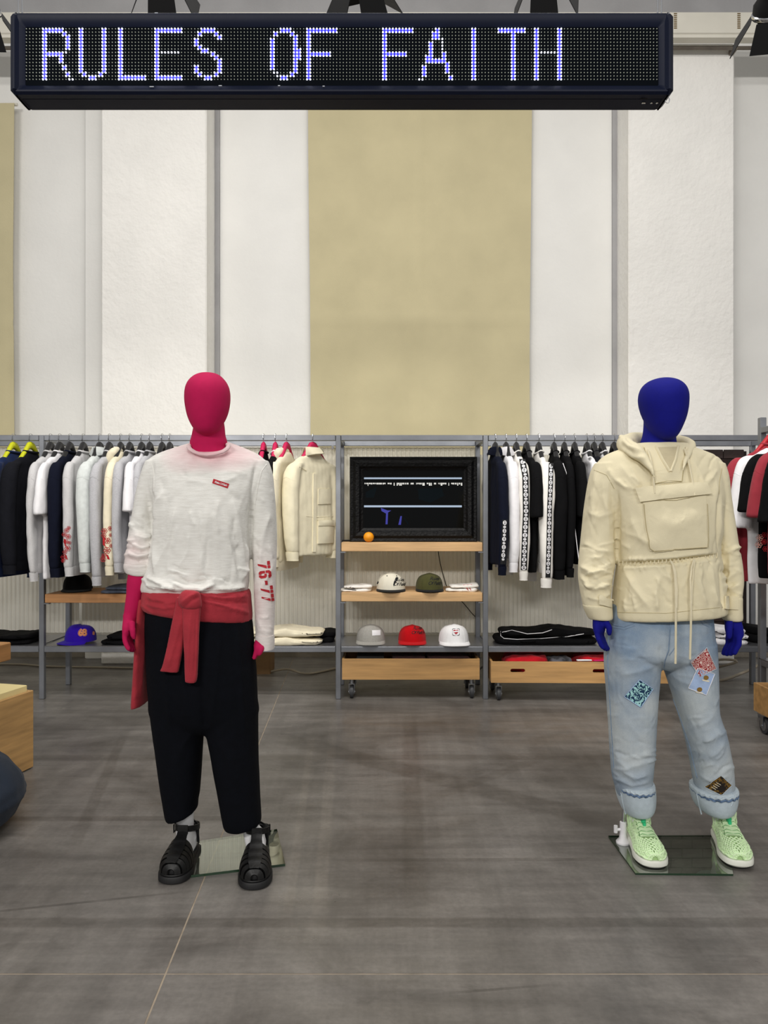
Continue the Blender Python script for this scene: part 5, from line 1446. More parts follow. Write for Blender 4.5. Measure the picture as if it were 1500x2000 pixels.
# trousers
M_trou = fabric('black_navy_wool', '#06080f', .15, 30, .15, 180, 0.0)
g = G()
g.sloft([rpx(y, xl, xr, D1 + dd, ry, 2.3) for y, xl, xr, dd, ry in ((1150, 296, 476, 0, .125), (1180, 290, 486, 0, .138), (1210, 286, 492, 0, .146), (1260, 287, 497, 0, .15), (1310, 289, 500, 0, .148), (1360, 292, 502, .0, .14), (1398, 297, 503, .005, .12), (1414, 340, 462, .01, .10), (1426, 384, 420, .01, .07), (1431, 395, 408, .01, .04))])
g.sloft([rpx(y, xl, xr, D1 + dd, ry, 2.2, yr=yr) for y, xl, xr, dd, ry, yr in ((1300, 289, 400, 0, .12, 1300), (1380, 295, 401, .005, .115, 1380), (1430, 301, 397, .01, .11, 1430), (1500, 310, 393, .015, .10, 1498), (1550, 317, 389, .02, .092, 1546), (1580, 322, 385.5, .02, .087, 1564), (1594, 325, 385, .02, .085, 1575), (1600, 329, 383, .02, .080, 1581))])
g.sloft([rpx(y, xl, xr, D1 + dd, ry, 2.2, yr=yr) for y, xl, xr, dd, ry, yr in ((1300, 398, 500, 0, .12, 1300), (1380, 399, 503, .005, .115, 1380), (1430, 404, 503, .01, .11, 1430), (1480, 414, 504, .012, .105, 1480), (1550, 427, 507, .02, .098, 1545), (1595, 435, 509.5, .02, .092, 1588), (1610, 438, 510, .02, .088, 1602), (1616, 441, 508, .02, .084, 1608))])
tro = cloth('trousers', g, M_trou, mq, .0075, 4, [([(318, 1195), (322, 1300), (335, 1450)], .006, 6), ([(355, 1200), (360, 1300), (365, 1400)], .005, 7), ([(430, 1215), (425, 1300), (415, 1400)], .006, 7), ([(462, 1215), (470, 1320), (478, 1450)], .006, 6), ([(395, 1330), (398, 1400), (400, 1425)], -.010, 7), ([(380, 1425), (360, 1450), (340, 1500)], .004, 9), ([(420, 1440), (445, 1480), (465, 1540)], .004, 9)], ((.003, (14, 14, 6), 12),))
seam('hem_stitch', bvh_of(tro), [(323, 1572), (350, 1590), (386, 1560)], .001, M_trou, tro)

# sweatshirt tied round the waist
M_tied = fabric('washed_red_jersey', '#a6343e', .14, 14, .15, 200)
tw = G()
tw.sloft([rpx(y, xl, xr, D1 + dd, ry, 2.3, yr=yr) for y, xl, xr, dd, ry, yr in ((1150, 284, 486, .0, .148, 1152), (1158, 280, 489, .0, .158, 1160), (1172, 279.5, 490, .0, .162, 1176), (1185, 281, 492, .0, .160, 1200), (1191, 286, 492, .0, .150, 1212))])
tie = cloth('tied_sweatshirt', tw, M_tied, mq, .0050, 2, rf(284, 345, 1160, 1190, 6, 18, 14, 34, .004, 2.6, 11) + rf(395, 488, 1160, 1195, 9, 10, 10, 50, .004, 2.6, 12) + [([(284, 1166), (330, 1178), (355, 1172)], .007, 4), ([(283, 1180), (320, 1188), (345, 1185)], .006, 4), ([(395, 1164), (440, 1168), (488, 1164)], .007, 4), ([(395, 1174), (440, 1184), (489, 1196)], .007, 4), ([(395, 1168), (440, 1176), (488, 1178)], -.006, 3)], ((.002, (20, 20, 20), 3),))
# skirt of the sweatshirt hanging behind and at both hips
tg = G()
tg.sloft([rpx(y, xl, xr, D1 + dd, ry, 2.2, yr=yr) for y, xl, xr, dd, ry, yr in ((1165, 279, 300, .02, .10, 1165), (1200, 276.5, 300, .03, .115, 1200), (1260, 272.5, 298, .05, .12, 1258), (1320, 268, 295, .06, .115, 1316), (1360, 264.5, 291, .06, .105, 1355), (1377, 263.5, 289.5, .06, .10, 1371))])
cloth('hanging_tail', tg, M_tied, tie, .0062, 2, [([(285, 1200), (281, 1280), (275, 1360)], .006, 4), ([(292, 1220), (290, 1300), (285, 1360)], -.006, 4), ([(264, 1366), (290, 1362)], -.002, 2)], ((.003, (20, 20, 4), 9),))
Dk = D1 - .175
def strap(name, rows, m, par, ry=.016, seed=1, folds=()):
    g = G().sloft([rpx(y, xl, xr, Dk + dd, ry, 3.0, yr=yr) for y, xl, xr, dd, yr in rows])
    return cloth(name, g, m, par, .0045, 2, folds, ((.0022, (40, 40, 8), seed),))
strap('hanging_sleeve', [(1165, 345, 372, .0, 1165), (1185, 342, 371, .0, 1185), (1230, 333, 362, .004, 1236), (1270, 325, 355, .008, 1280), (1300, 318, 349, .012, 1312), (1310, 313.5, 345, .014, 1313)], M_tied, tie, .017, 2, [([(356, 1200), (340, 1260), (328, 1305)], .005, 4)])
strap('hanging_sleeve', [(1158, 361, 391, -.012, 1160), (1180, 357, 392, -.014, 1182), (1230, 358, 389, -.010, 1236), (1280, 360.5, 387, -.004, 1290), (1318, 361.5, 385.5, .0, 1324), (1332, 362, 382.5, .002, 1334)], M_tied, tie, .018, 3, [([(374, 1185), (368, 1260), (366, 1320)], .006, 4), ([(384, 1190), (382, 1260), (379, 1325)], -.004, 3)])
kn = G(); kn.sloft([rpx(y, xl, xr, Dk - .012, ry, 2.2, yr=yr) for y, xl, xr, ry, yr in ((1152, 362, 380, .014, 1154), (1157, 354, 390, .026, 1158), (1168, 349, 393, .034, 1172), (1180, 350, 394, .032, 1184), (1189, 357, 390, .02, 1190))])
cloth('knot', kn, M_tied, tie, .0048, 2, [([(352, 1180), (370, 1165), (388, 1157)], .006, 4), ([(360, 1188), (375, 1172), (390, 1166)], -.005, 3)])

# glass base plates
def glass_mat():
    m = bpy.data.materials.new('clear_glass'); m.use_nodes = True; nt = m.node_tree; N = nt.nodes; Lk = nt.links
    tr = N.new('ShaderNodeBsdfTransparent'); tr.inputs[0].default_value = (.80, .86, .80, 1)
    gl = N.new('ShaderNodeBsdfGlossy'); gl.inputs['Roughness'].default_value = .015; gl.inputs[0].default_value = (.95, 1, .96, 1)
    lw = N.new('ShaderNodeLayerWeight'); lw.inputs[0].default_value = .5; fr_ = N.new('ShaderNodeMath'); fr_.operation = 'POWER'; fr_.inputs[1].default_value = 2.2; Lk.new(lw.outputs['Facing'], fr_.inputs[0])
    mx = N.new('ShaderNodeMixShader'); Lk.new(fr_.outputs[0], mx.inputs[0]); Lk.new(tr.outputs[0], mx.inputs[1]); Lk.new(gl.outputs[0], mx.inputs[2]); Lk.new(mx.outputs[0], N['Material Output'].inputs['Surface'])
    return m
M_glass = glass_mat(); M_gedge = mat('green_glass_edge', '#1f3a26', .15)
def plate(par, quad, th=.01, z=0.0):
    V = [(x, y, z + .0005) for x, y in quad] + [(x, y, z + th) for x, y in quad]
    o = mesh('glass_base', V, [(4, 5, 6, 7)], M_glass, par)
    mesh('glass_edge', V, [(0, 1, 5, 4), (1, 2, 6, 5), (2, 3, 7, 6), (3, 0, 4, 7)], M_gedge, o)
def gxy(x, y, z=0.0):
    d = (CAMZ - z) * F / (y - 1000); return ((x - 750) * d / F, d)
plate(mq, [gxy(352, 1712, .01), gxy(557, 1687, .01), gxy(541, 1619, .01), gxy(365, 1646, .01)])

# feet: form surface used for socks, sandals and shoes
class Foot:
    def __init__(s, heel, toe, w_, z0, L=None, h=1.0):
        s.h0 = Vector((heel[0], heel[1], 0)); ax = Vector((toe[0], toe[1], 0)) - s.h0
        s.L = ax.length; s.ax = ax.normalized(); s.sd = Vector((-s.ax.y, s.ax.x, 0)); s.w = w_; s.z0 = z0; s.h = h
    def _k(s, k, t):
        t = min(1.0, max(0.0, t))
        for i in range(len(k) - 1):
            if k[i][0] <= t <= k[i + 1][0]:
                p = [k[max(i - 1, 0)], k[i], k[i + 1], k[min(i + 2, len(k) - 1)]]
                h = p[2][0] - p[1][0]; u = (t - p[1][0]) / h
                m1 = (p[2][1] - p[0][1]) / max(1e-6, p[2][0] - p[0][0]) * h; m2 = (p[3][1] - p[1][1]) / max(1e-6, p[3][0] - p[1][0]) * h
                return (2 * u ** 3 - 3 * u * u + 1) * p[1][1] + (u ** 3 - 2 * u * u + u) * m1 + (-2 * u ** 3 + 3 * u * u) * p[2][1] + (u ** 3 - u * u) * m2
        return k[-1][1]
    def hw(s, t): return s.w * max(.05, s._k([(0, .12), (.012, .32), (.05, .54), (.12, .64), (.3, .67), (.5, .80), (.68, 1.0), (.80, .98), (.90, .80), (.96, .56), (.99, .32), (1.0, .10)], t))
    def ht(s, t): return s.h * max(.006, s._k([(0, .060), (.1, .088), (.25, .100), (.4, .090), (.55, .070), (.7, .054), (.85, .044), (.95, .034), (1.0, .016)], t))
    def pos(s, t, a, off=0.0):
        """a: 0 = right edge, pi = left edge, over the top"""
        ca, sa = math.cos(a), math.sin(a)
        v = (s.hw(t) + off) * math.copysign(abs(ca) ** .75, ca); z = (s.ht(t) + off) * abs(sa) ** .8
        return s.h0 + s.ax * (t * s.L + (off * 2 * (t - .5))) + s.sd * v + Vector((0, 0, s.z0 + z))
    def form(s, off=0.0, n=18, t0=0.0, t1=1.0):
        rings = []
        for k in range(25):
            t = t0 + (t1 - t0) * k / 24
            r = [s.pos(t, math.pi * j / n, off) for j in range(n + 1)]
            rings.append(r)
        return G().loft(rings)
    def outline(s, off, n=40):
        ts = [.5 - .5 * math.cos(math.pi * k / n) for k in range(n + 1)]; of = lambda t: off * min(1.0, 4 * math.sqrt(max(0, t * (1 - t))) + .15)
        R = [s.h0 + s.ax * (t * s.L + off * 2 * (t - .5)) + s.sd * (s.hw(t) + of(t)) for t in ts]
        Lq = [s.h0 + s.ax * (t * s.L + off * 2 * (t - .5)) - s.sd * (s.hw(t) + of(t)) for t in ts[::-1]]
        return R + Lq
    def sole(s, z0, z1, off, m, par, name='sole', bev=.004):
        rings = []
        for z, o in ((z0, off - bev), (z0 + bev, off), (z1 - bev, off), (z1, off - bev * .6)):
            rings.append([Vector((p.x, p.y, z)) for p in s.outline(o)])
        return G().loft(rings).obj(name, m, par, True)
    def band(s, t0, t1, a0, a1, off, th, n=16, skew=0.0):
        V = []; Fc = []
        for lay in (off, off + th):
            for k in range(n + 1):
                a = a0 + (a1 - a0) * k / n; sk = skew * math.cos(a)
                V += [s.pos(min(1, max(0, t0 + sk)), a, lay), s.pos(min(1, max(0, t1 + sk)), a, lay)]
        N1 = 2 * (n + 1)
        for k in range(n):
            a = 2 * k
            Fc += [(a, a + 2, a + 3, a + 1), (N1 + a, N1 + a + 1, N1 + a + 3, N1 + a + 2), (a, N1 + a, N1 + a + 2, a + 2), (a + 1, a + 3, N1 + a + 3, N1 + a + 1)]
        Fc += [(0, 1, N1 + 1, N1), (2 * n, N1 + 2 * n, N1 + 2 * n + 1, 2 * n + 1)]
        return V, Fc
M_sock = fabric('white_sock', '#f2f2f4', .02); M_leath = mat('black_leather', '#0a0a0b', .5, bump=.12, bscale=90, var=.1)
M_sole = mat('black_rubber', '#131315', .6)
def sock(par, f, ankle_px, D, top_y, hw_px):
    g = f.form(-.002, t0=0.0, t1=.56)
    a = f.h0 + f.ax * (.2 * f.L) + Vector((0, 0, f.z0 + .05))
    q = []
    for x, y, r in ankle_px: q.append((P(x, y, D), r))
    g.tube([a] + [p for p, r in q], [.038] + [r for p, r in q], 18)
    return cloth('sock', g, M_sock, par, .0055, 3, (), ((.0012, (30, 30, 60), 2),))
def sandal(par, f):
    so = f.sole(.0005, .026, .012, M_sole, par, 'sandal_sole'); so.name = 'sandal'
    so['label'] = 'black leather fisherman sandal with buckle'
    f.sole(.026, .032, .006, M_leath, so, 'footbed', .002)
    f.form(-.003, t0=.46, t1=.985).obj('toe_lining', M_sole, so, True)
    mesh('toe_cap', *f.band(.962, .998, .04, math.pi - .04, .004, .003, 14), M_leath, so, True, False, 40)
    B = lambda nm, *a, **k: mesh(nm, *f.band(*a, **k), M_leath, so, True, False, 40)
    for t0, t1, sk in ((.885, .945, 0), (.80, .862, .02), (.715, .778, .035), (.63, .695, .04), (.535, .61, .03)):
        B('cross_strap', t0, t1, .02, math.pi - .02, .003, .0055, 18, sk)
    # woven centre strap, weaving over the cross straps
    V = []; Fc = []
    ts = [.40 + .56 * k / 20 for k in range(21)]
    for lay in (0, .0035):
        for k, t in enumerate(ts):
            o = .0095 + .0014 * math.sin(k * 1.3) + lay
            for a in (math.pi / 2 - .30, math.pi / 2, math.pi / 2 + .30): V.append(f.pos(t, a, o))
    N1 = 3 * len(ts)
    for k in range(len(ts) - 1):
        for j in (0, 1):
            a = 3 * k + j; Fc += [(a, a + 1, a + 4, a + 3), (N1 + a, N1 + a + 3, N1 + a + 4, N1 + a + 1)]
        Fc += [(3 * k, 3 * k + 3, N1 + 3 * k + 3, N1 + 3 * k), (3 * k + 2, N1 + 3 * k + 2, N1 + 3 * k + 5, 3 * k + 5)]
    mesh('centre_strap', V, Fc, M_leath, so, True, False, 40)
    # ankle strap, tongue and buckle, heel counter
    ank = f.h0 + f.ax * (.20 * f.L); zz = f.z0 + .088
    ring = []
    for k in range(25):
        a = 2 * math.pi * k / 24
        c = ank + f.ax * (.054 * math.cos(a)) + f.sd * (.043 * math.sin(a)) + Vector((0, 0, zz + .012 * math.cos(a)))
        ring.append(c)
    V = []; Fc = []
    for lay in (1.0, 1.07):
        for c in ring:
            o = ank + Vector((0, 0, c.z)); d_ = (c - o) * lay
            V += [o + d_ + Vector((0, 0, -.011)), o + d_ + Vector((0, 0, .011))]
    N1 = 2 * 25
    for k in range(24):
        a = 2 * k; Fc += [(a, a + 2, a + 3, a + 1), (N1 + a, N1 + a + 1, N1 + a + 3, N1 + a + 2), (a, N1 + a, N1 + a + 2, a + 2), (a + 1, a + 3, N1 + a + 3, N1 + a + 1)]
    mesh('ankle_strap', V, Fc, M_leath, so, True, False, 40)
    fr_ = ank + f.ax * .062
    g = G(); pts = [f.pos(.43, math.pi / 2, .006), f.pos(.38, math.pi / 2, .014), fr_ + Vector((0, 0, zz - .004)), fr_ + Vector((0, 0, zz + .03))]
    V = []; Fc = []
    for lay in (0, .005):
        for i, p in enumerate(pts):
            wd = (.014, .016, .019, .019)[i]
            V += [p - f.sd * wd + f.ax * lay, p + f.sd * wd + f.ax * lay]
    Fc = [(0, 1, 3, 2), (2, 3, 5, 4), (4, 5, 7, 6), (8, 10, 11, 9), (10, 12, 13, 11), (12, 14, 15, 13), (0, 2, 10, 8), (2, 4, 12, 10), (4, 6, 14, 12), (1, 9, 11, 3), (3, 11, 13, 5), (5, 13, 15, 7), (6, 7, 15, 14), (0, 8, 9, 1)]
    mesh('tongue', V, Fc, M_leath, so)
    bk = ank + f.sd * (.046 * f.bs) + f.ax * .015
    G().tube([bk + f.ax * u + Vector((0, 0, zz + v)) for u, v in ((-.012, -.014), (.012, -.014), (.012, .016), (-.012, .016), (-.012, -.014))], .0028, 6).obj('buckle', M_dark, so)
    mesh('heel_counter', *f.band(.0, .10, .05, math.pi - .05, .004, .003, 18), M_leath, so, True, False, 40)
    V = []; Fc = []
    for s in (-1, 1):
        n0 = len(V); e = f.sd * s
        q = [ank - f.ax * .052 + Vector((0, 0, zz + .012)), ank + e * .040 - f.ax * .01 + Vector((0, 0, zz + .006)), f.pos(.16, 0.05 if s > 0 else math.pi - .05, .005), f.pos(.02, math.pi / 2 - s * .9, .005) * 1]
        V += q + [v + e * .003 for v in q]; Fc += [tuple(n0 + i for i in x) for x in ((0, 1, 2, 3), (7, 6, 5, 4), (0, 4, 5, 1), (1, 5, 6, 2), (2, 6, 7, 3), (3, 7, 4, 0))]
    mesh('heel_quarter', V, Fc, M_leath, so)
fL = Foot(gxy(374, 1661), gxy(334, 1726), .050, .032); fL.bs = 1
fR = Foot(gxy(505, 1666), gxy(496.5, 1737), .050, .032); fR.bs = -1
# the sign of sd: +sd is to the left or right of the walking direction, pick the outer side for the buckle
for f, ax_, outer in ((fL, ((362, 1650, .036), (361, 1620, .034), (362, 1570, .034)), -1), (fR, ((496, 1655, .036), (493, 1630, .034), (484, 1590, .032)), 1)):
    f.bs = 1 if f.sd.x * outer > 0 else -1
    sock(mq, f, ax_, f.h0.y - .05, 0, 0); sandal(mq, f)

# ------------------------------------------------------------------ blue mannequin
D2 = 2.96
mb = thing('mannequin', 'cobalt blue mannequin in a cream anorak and patched light jeans', 'mannequin', (P(1295, 0, D2).x, D2, 0))
M_mqb = mat('blue_flocked_skin', '#050a7c', .85, sheen=.0, var=.05, vscale=40, spec=.3)
C = lambda x, y, dd=0.0: P(x, y, D2 + dd)
g = G()
egg(g, [(738.5, 1290, 1302, 0), (741, 1277, 1315, 0), (747, 1264, 1327, 0), (757, 1254.5, 1336.5, -.003), (770, 1250, 1341, -.005), (785, 1249.5, 1341.5, -.008), (802, 1253, 1340, -.011), (818, 1259, 1336.5, -.016), (833, 1266, 1331, -.022), (846, 1275, 1325, -.028), (855, 1285, 1318, -.032), (859, 1294, 1310, -.034)], D2)
g.sloft([rpx(y, xl, xr, D2 + dd, ry) for y, xl, xr, dd, ry in ((805, 1258, 1322, .03, .06), (830, 1258, 1321, .03, .06), (850, 1256, 1319, .03, .062), (862, 1252, 1320, .03, .064), (876, 1246, 1326, .03, .07), (895, 1205, 1370, .03, .09), (915, 1190, 1392, .03, .10), (980, 1200, 1395, .02, .115), (1080, 1212, 1385, .01, .11), (1180, 1210, 1380, .01, .11), (1230, 1225, 1360, .01, .10), (1262, 1240, 1345, .01, .08))])
for pts in (((1232, 1290), (1237, 1400), (1240, 1480), (1242, 1550)), ((1345, 1290), (1366, 1400), (1382, 1480), (1396, 1550))):
    g.tube([C(x, y, .02) for x, y in pts], [.055, .05, .042, .034], 16)
g.tube([C(1180, 925, .02), C(1172, 1000, .03), C(1165, 1080, .02), C(1165, 1150, -.01), C(1170, 1190, -.03), C(1172, 1204, -.035)], [.03, .03, .03, .03, .029, .027], 16)
hand(g, C(1171, 1206, -.035), C(1170, 1234, -.045), [(C(1174, 1250, -.05), C(1184, 1269, -.052))] * 4, (C(1181, 1212, -.065), C(1190, 1226, -.08), C(1190, 1242, -.08)), .0115, math.radians(32), 1.1)
g.tube([C(1390, 925, .03), C(1403, 1000, .03), C(1416, 1080, .02), C(1427, 1145, .0), C(1430, 1200, -.02)], [.03, .028, .028, .028, .028], 16)
hand(g, C(1430, 1206, -.02), C(1436, 1242, -.03), [(C(1433, 1258, -.034), C(1422.5, 1279, -.036))] * 4, (C(1425, 1214, -.055), C(1424, 1232, -.07), C(1424, 1249, -.07)), .0125, math.radians(-14), 1.25)
cloth('mannequin_body', g, M_mqb, mb, .0055, 3)

M_ano = fabric('cream_anorak_twill', '#e6dcbc', .03, 14, .12, 320, wr=.25)
g = G()
g.sloft([rpx(y, xl, xr, D2 + dd, ry, e, yr=yr) for y, xl, xr, dd, ry, e, yr in (
    (866, 1236, 1342, .03, .075, 2, 866), (876, 1212, 1362, .03, .09, 2, 876), (888, 1184, 1392, .03, .105, 2.1, 888), (905, 1166, 1409, .03, .118, 2.1, 903), (930, 1164, 1412, .025, .135, 2.2, 928), (970, 1180, 1410, .015, .15, 2.3, 970), (1010, 1196, 1405, .005, .155, 2.4, 1010), (1050, 1203, 1402, .0, .157, 2.4, 1048), (1085, 1206, 1401, 0, .152, 2.4, 1080),
    (1102, 1207, 1402, .0, .147, 2.4, 1088), (1112, 1206, 1404, .0, .153, 2.4, 1098), (1150, 1201, 1408, .0, .162, 2.4, 1140), (1185, 1198, 1411, .0, .168, 2.4, 1175), (1204, 1197.5, 1412.5, .0, .168, 2.4, 1192), (1209, 1200, 1410, .0, .160, 2.4, 1197))])
g.sloft([rpx(y, xl, xr, D2 + dd, ry) for y, xl, xr, dd, ry in ((905, 1162, 1212, .03, .07), (930, 1153, 1212, .03, .08), (970, 1145, 1209, .03, .082), (1010, 1139, 1206, .03, .08), (1060, 1134, 1203, .02, .078), (1100, 1130, 1201, .005, .076), (1130, 1130, 1198, -.01, .072), (1160, 1134, 1195, -.02, .066), (1185, 1140, 1194, -.03, .060), (1203, 1149, 1194, -.035, .054))])
g.sloft([rpx(y, xl, xr, D2 + dd, ry) for y, xl, xr, dd, ry in ((905, 1366, 1413, .03, .07), (930, 1372, 1419, .03, .08), (970, 1378, 1423, .03, .082), (1010, 1384, 1429, .03, .08), (1060, 1392, 1438, .02, .076), (1105, 1402, 1446, .01, .072), (1135, 1408, 1447.5, .0, .068), (1160, 1411, 1444.5, -.01, .062), (1185, 1412, 1444, -.015, .056), (1205, 1413, 1445.5, -.02, .05))])
fo = [([(1209, 1102), (1260, 1100), (1310, 1097), (1360, 1091), (1401, 1085)], -.012, 5), ([(1209, 1094), (1300, 1090), (1401, 1078)], .005, 4), ([(1209, 1110), (1300, 1105), (1401, 1094)], .005, 4),
      ([(1206, 960), (1206, 1030), (1205, 1090)], -.012, 4), ([(1404, 960), (1403, 1030), (1406, 1085)], -.010, 4), ([(1203, 1110), (1199, 1160), (1196, 1200)], -.010, 4), ([(1407, 1100), (1411, 1150), (1413, 1192)], -.010, 4),
      ([(1140, 1060), (1160, 1075), (1200, 1078)], .005, 6), ([(1132, 1105), (1160, 1120), (1196, 1108)], .009, 6), ([(1133, 1120), (1160, 1133), (1195, 1122)], -.006, 4), ([(1136, 1143), (1165, 1150), (1192, 1138)], .009, 5), ([(1150, 1130), (1180, 1150), (1192, 1165)], .006, 5), ([(1145, 1165), (1170, 1172), (1190, 1160)], .006, 4),
      ([(1165, 920), (1160, 980), (1155, 1050)], .006, 8), ([(1190, 925), (1185, 990), (1190, 1050)], .005, 7), ([(1150, 1000), (1170, 1010), (1200, 1000)], .004, 7),
      ([(1440, 1115), (1425, 1130), (1412, 1128)], .006, 5), ([(1444, 1140), (1430, 1150), (1414, 1142)], .006, 5), ([(1425, 1080), (1428, 1120), (1418, 1155)], .006, 5), ([(1398, 930), (1405, 1000), (1415, 1060)], .004, 6),
      ([(1290, 1010), (1310, 1030), (1345, 1015), (1360, 995)], .006, 9), ([(1230, 1010), (1250, 1050), (1300, 1075)], .005, 10), ([(1220, 1115), (1240, 1150), (1270, 1190)], .006, 8), ([(1290, 1120), (1280, 1160), (1285, 1195)], .006, 8), ([(1345, 1110), (1365, 1150), (1380, 1185)], .006, 8), ([(1390, 1105), (1395, 1150), (1400, 1185)], .005, 6),
      ([(1235, 900), (1260, 925), (1275, 940)], .006, 6), ([(1210, 905), (1235, 940), (1250, 955)], .004, 8), ([(1350, 895), (1370, 930), (1375, 960)], .004, 8), ([(1225, 890), (1245, 895), (1262, 915)], -.005, 5)]
fo += rf(1138, 1198, 1060, 1180, 22, 12, 35, 34, .0045, 3.2, 21) + rf(1150, 1205, 920, 1050, 9, 80, 25, 50, .003, 4.5, 22) + rf(1412, 1444, 1040, 1165, 16, -12, 35, 24, .004, 3.0, 23) + rf(1210, 1400, 1108, 1190, 18, 78, 28, 40, .0035, 4.0, 24) + rf(1210, 1400, 985, 1085, 12, 60, 60, 40, .0028, 5, 25) + rf(1215, 1265, 890, 950, 8, 52, 18, 36, .0035, 4, 26) + rf(1345, 1400, 890, 945, 6, 110, 25, 36, .003, 4, 27) + rf(1208, 1404, 1090, 1110, 30, 85, 16, 14, .0035, 2.2, 28)
fo = [(p_, a_ * 1.25, w_) for p_, a_, w_ in fo]
an = cloth('anorak', g, M_ano, mb, .0050, 4, fo, ((.0025, (17, 17, 12), 15), (.0012, (42, 42, 30), 18)))
bvA = bvh_of(an)
# hood lying back, standing round the neck
hp = [(1279, 934, -.15, .003), (1272, 916, -.135, .009), (1258, 897, -.10, .019), (1241, 882, -.06, .029), (1226, 873, -.01, .034), (1221, 866, .05, .036), (1236, 861, .11, .036), (1262, 860, .145, .034), (1292, 860, .155, .032), (1322, 861, .135, .028), (1340, 864, .09, .024), (1349, 868, .04, .020), (1350, 874, -.01, .018), (1345, 886, -.06, .015), (1338, 902, -.105, .010), (1333, 922, -.14, .003)]
hg = G().tube([P(x, y, D2 + dd) for x, y, dd, r in hp], [r for x, y, dd, r in hp], 16)
hg.tube([P(1228, 866, D2 + .06), P(1217, 857, D2 + .05), P(1209, 850, D2 + .04)], [.03, .02, .006], 10)
cloth('hood', hg, M_ano, an, .0062, 3, [([(1214, 858), (1228, 872), (1258, 884)], .009, 5), ([(1222, 852), (1240, 868)], -.008, 4), ([(1212, 876), (1238, 892), (1262, 896)], .008, 5), ([(1215, 868), (1240, 886)], -.006, 3), ([(1345, 866), (1338, 885)], .005, 4)], ((.003, (26, 26, 26), 4),))
# neck placket with its opening
plk = panel('neck_placket', bvA, ((1256, 872), (1338, 870), (1331, 941), (1279, 945)), 12, 12, M_ano, an, .002, .003, .010)
bvP = bvh_of(plk)
V2, Fc2 = grid2((1283, 874), (1323, 873), (1311, 918), (1308, 919), 6, 8)
M_in = fabric('anorak_inside', '#c9bd9d', .05)
decal('neck_opening', bvP, V2, Fc2, M_in, plk, .002, True)
for a_ in ([(1281, 872), (1294, 898), (1308, 921)], [(1325, 871), (1319, 898), (1310, 921)]): seam('opening_edge', bvP, a_, .0055, M_ano, plk, .001)
for a_ in ([(1279, 945), (1305, 940), (1331, 941)], [(1258, 876), (1268, 910), (1279, 943)], [(1337, 876), (1334, 910), (1331, 940)]): seam('stitching', bvA, a_, .0016, M_stitch, plk, .005)
# kangaroo pocket and flap
panel('front_pocket', bvA, ((1254, 968), (1378, 962), (1380, 1069), (1270, 1076)), 16, 14, M_ano, an, .002, .003, .006)
panel('pocket_flap', bvA, ((1240, 953), (1375, 943), (1386, 966), (1251, 981)), 18, 5, M_ano, an, .011, .004, .004)
for a in ([(1241, 954), (1300, 947), (1375, 943)], [(1252, 978), (1320, 978), (1384, 964)], [(1258, 985), (1262, 1030), (1270, 1070), (1279, 1077)], [(1279, 1077), (1330, 1072), (1380, 1068)], [(1379, 985), (1381, 1030), (1380, 1068)]):
    seam('stitching', bvA, a, .0012, M_stitch, an, .0085)
for a in ([(1206, 1196), (1300, 1198), (1411, 1186)], [(1160, 918), (1185, 928), (1200, 955)], [(1410, 915), (1405, 940), (1404, 965)], [(1209, 1098), (1300, 1093), (1401, 1081)]):
    seam('stitching', bvA, a, .0009, M_stitch, an, .0006)
g = G()
for k in range(26):
    u = k / 25; x = 1210 + 190 * u; y = 1099 - 15 * u ** 1.2; h = cast(bvA, x, y)
    if h: g.tube([h[0] + Vector((0, 0, .012)) + h[1] * .001, h[0] + h[1] * .003, h[0] - Vector((0, 0, .012)) + h[1] * .000], .0026, 5)
g.obj('waist_gathers', M_ano, an, True)
M_cord = fabric('cream_cord', '#e2d8ba', .04)
def dcord(name, pts, par, r=.0036):
    out = []; last = None
    for x, y in pts:
        h = cast(bvA, x, y); hp = cast(bvP, x, y)
        c = [q for q in (h, hp) if q]
        dd = min([q[0].y for q in c]) - .012 if c else (last or D2 - .18)
        last = dd if c else last
        dd = min(dd, (last or dd)); out.append(P(x, y, dd - .004))
    sm = []
    for i in range(len(out)): sm.append((out[max(i - 1, 0)] + out[i] * 2 + out[min(i + 1, len(out) - 1)]) / 4)
    return G().tube(sm, r, 8).obj(name, M_cord, par, True)
dcord('hood_cord', [(1263, 875), (1270, 890), (1273, 910), (1276, 930), (1278, 950), (1279, 968)], an)
dcord('hood_cord', [(1335, 872), (1342, 890), (1346, 910), (1350, 930), (1355, 950), (1358, 974)], an)
dcord('hood_cord', [(1266, 874), (1275, 905), (1278, 935)], an, .0028)
dcord('hood_cord', [(1338, 872), (1349, 905), (1352, 940)], an, .0028)
dcord('waist_cord', [(1308, 1094), (1315, 1100), (1319, 1120), (1320, 1150), (1320, 1190), (1320, 1230), (1320, 1270), (1319, 1305)], an, .0042)
dcord('waist_cord', [(1310, 1095), (1322, 1108), (1323, 1150), (1321, 1200)], an, .0034)
dcord('waist_cord', [(1357, 1089), (1350, 1105), (1347, 1130), (1351, 1160), (1349, 1200), (1350, 1240), (1347, 1275), (1348, 1292)], an, .0042)
dcord('waist_cord', [(1359, 1089), (1353, 1108), (1352, 1150), (1350, 1190)], an, .0034)
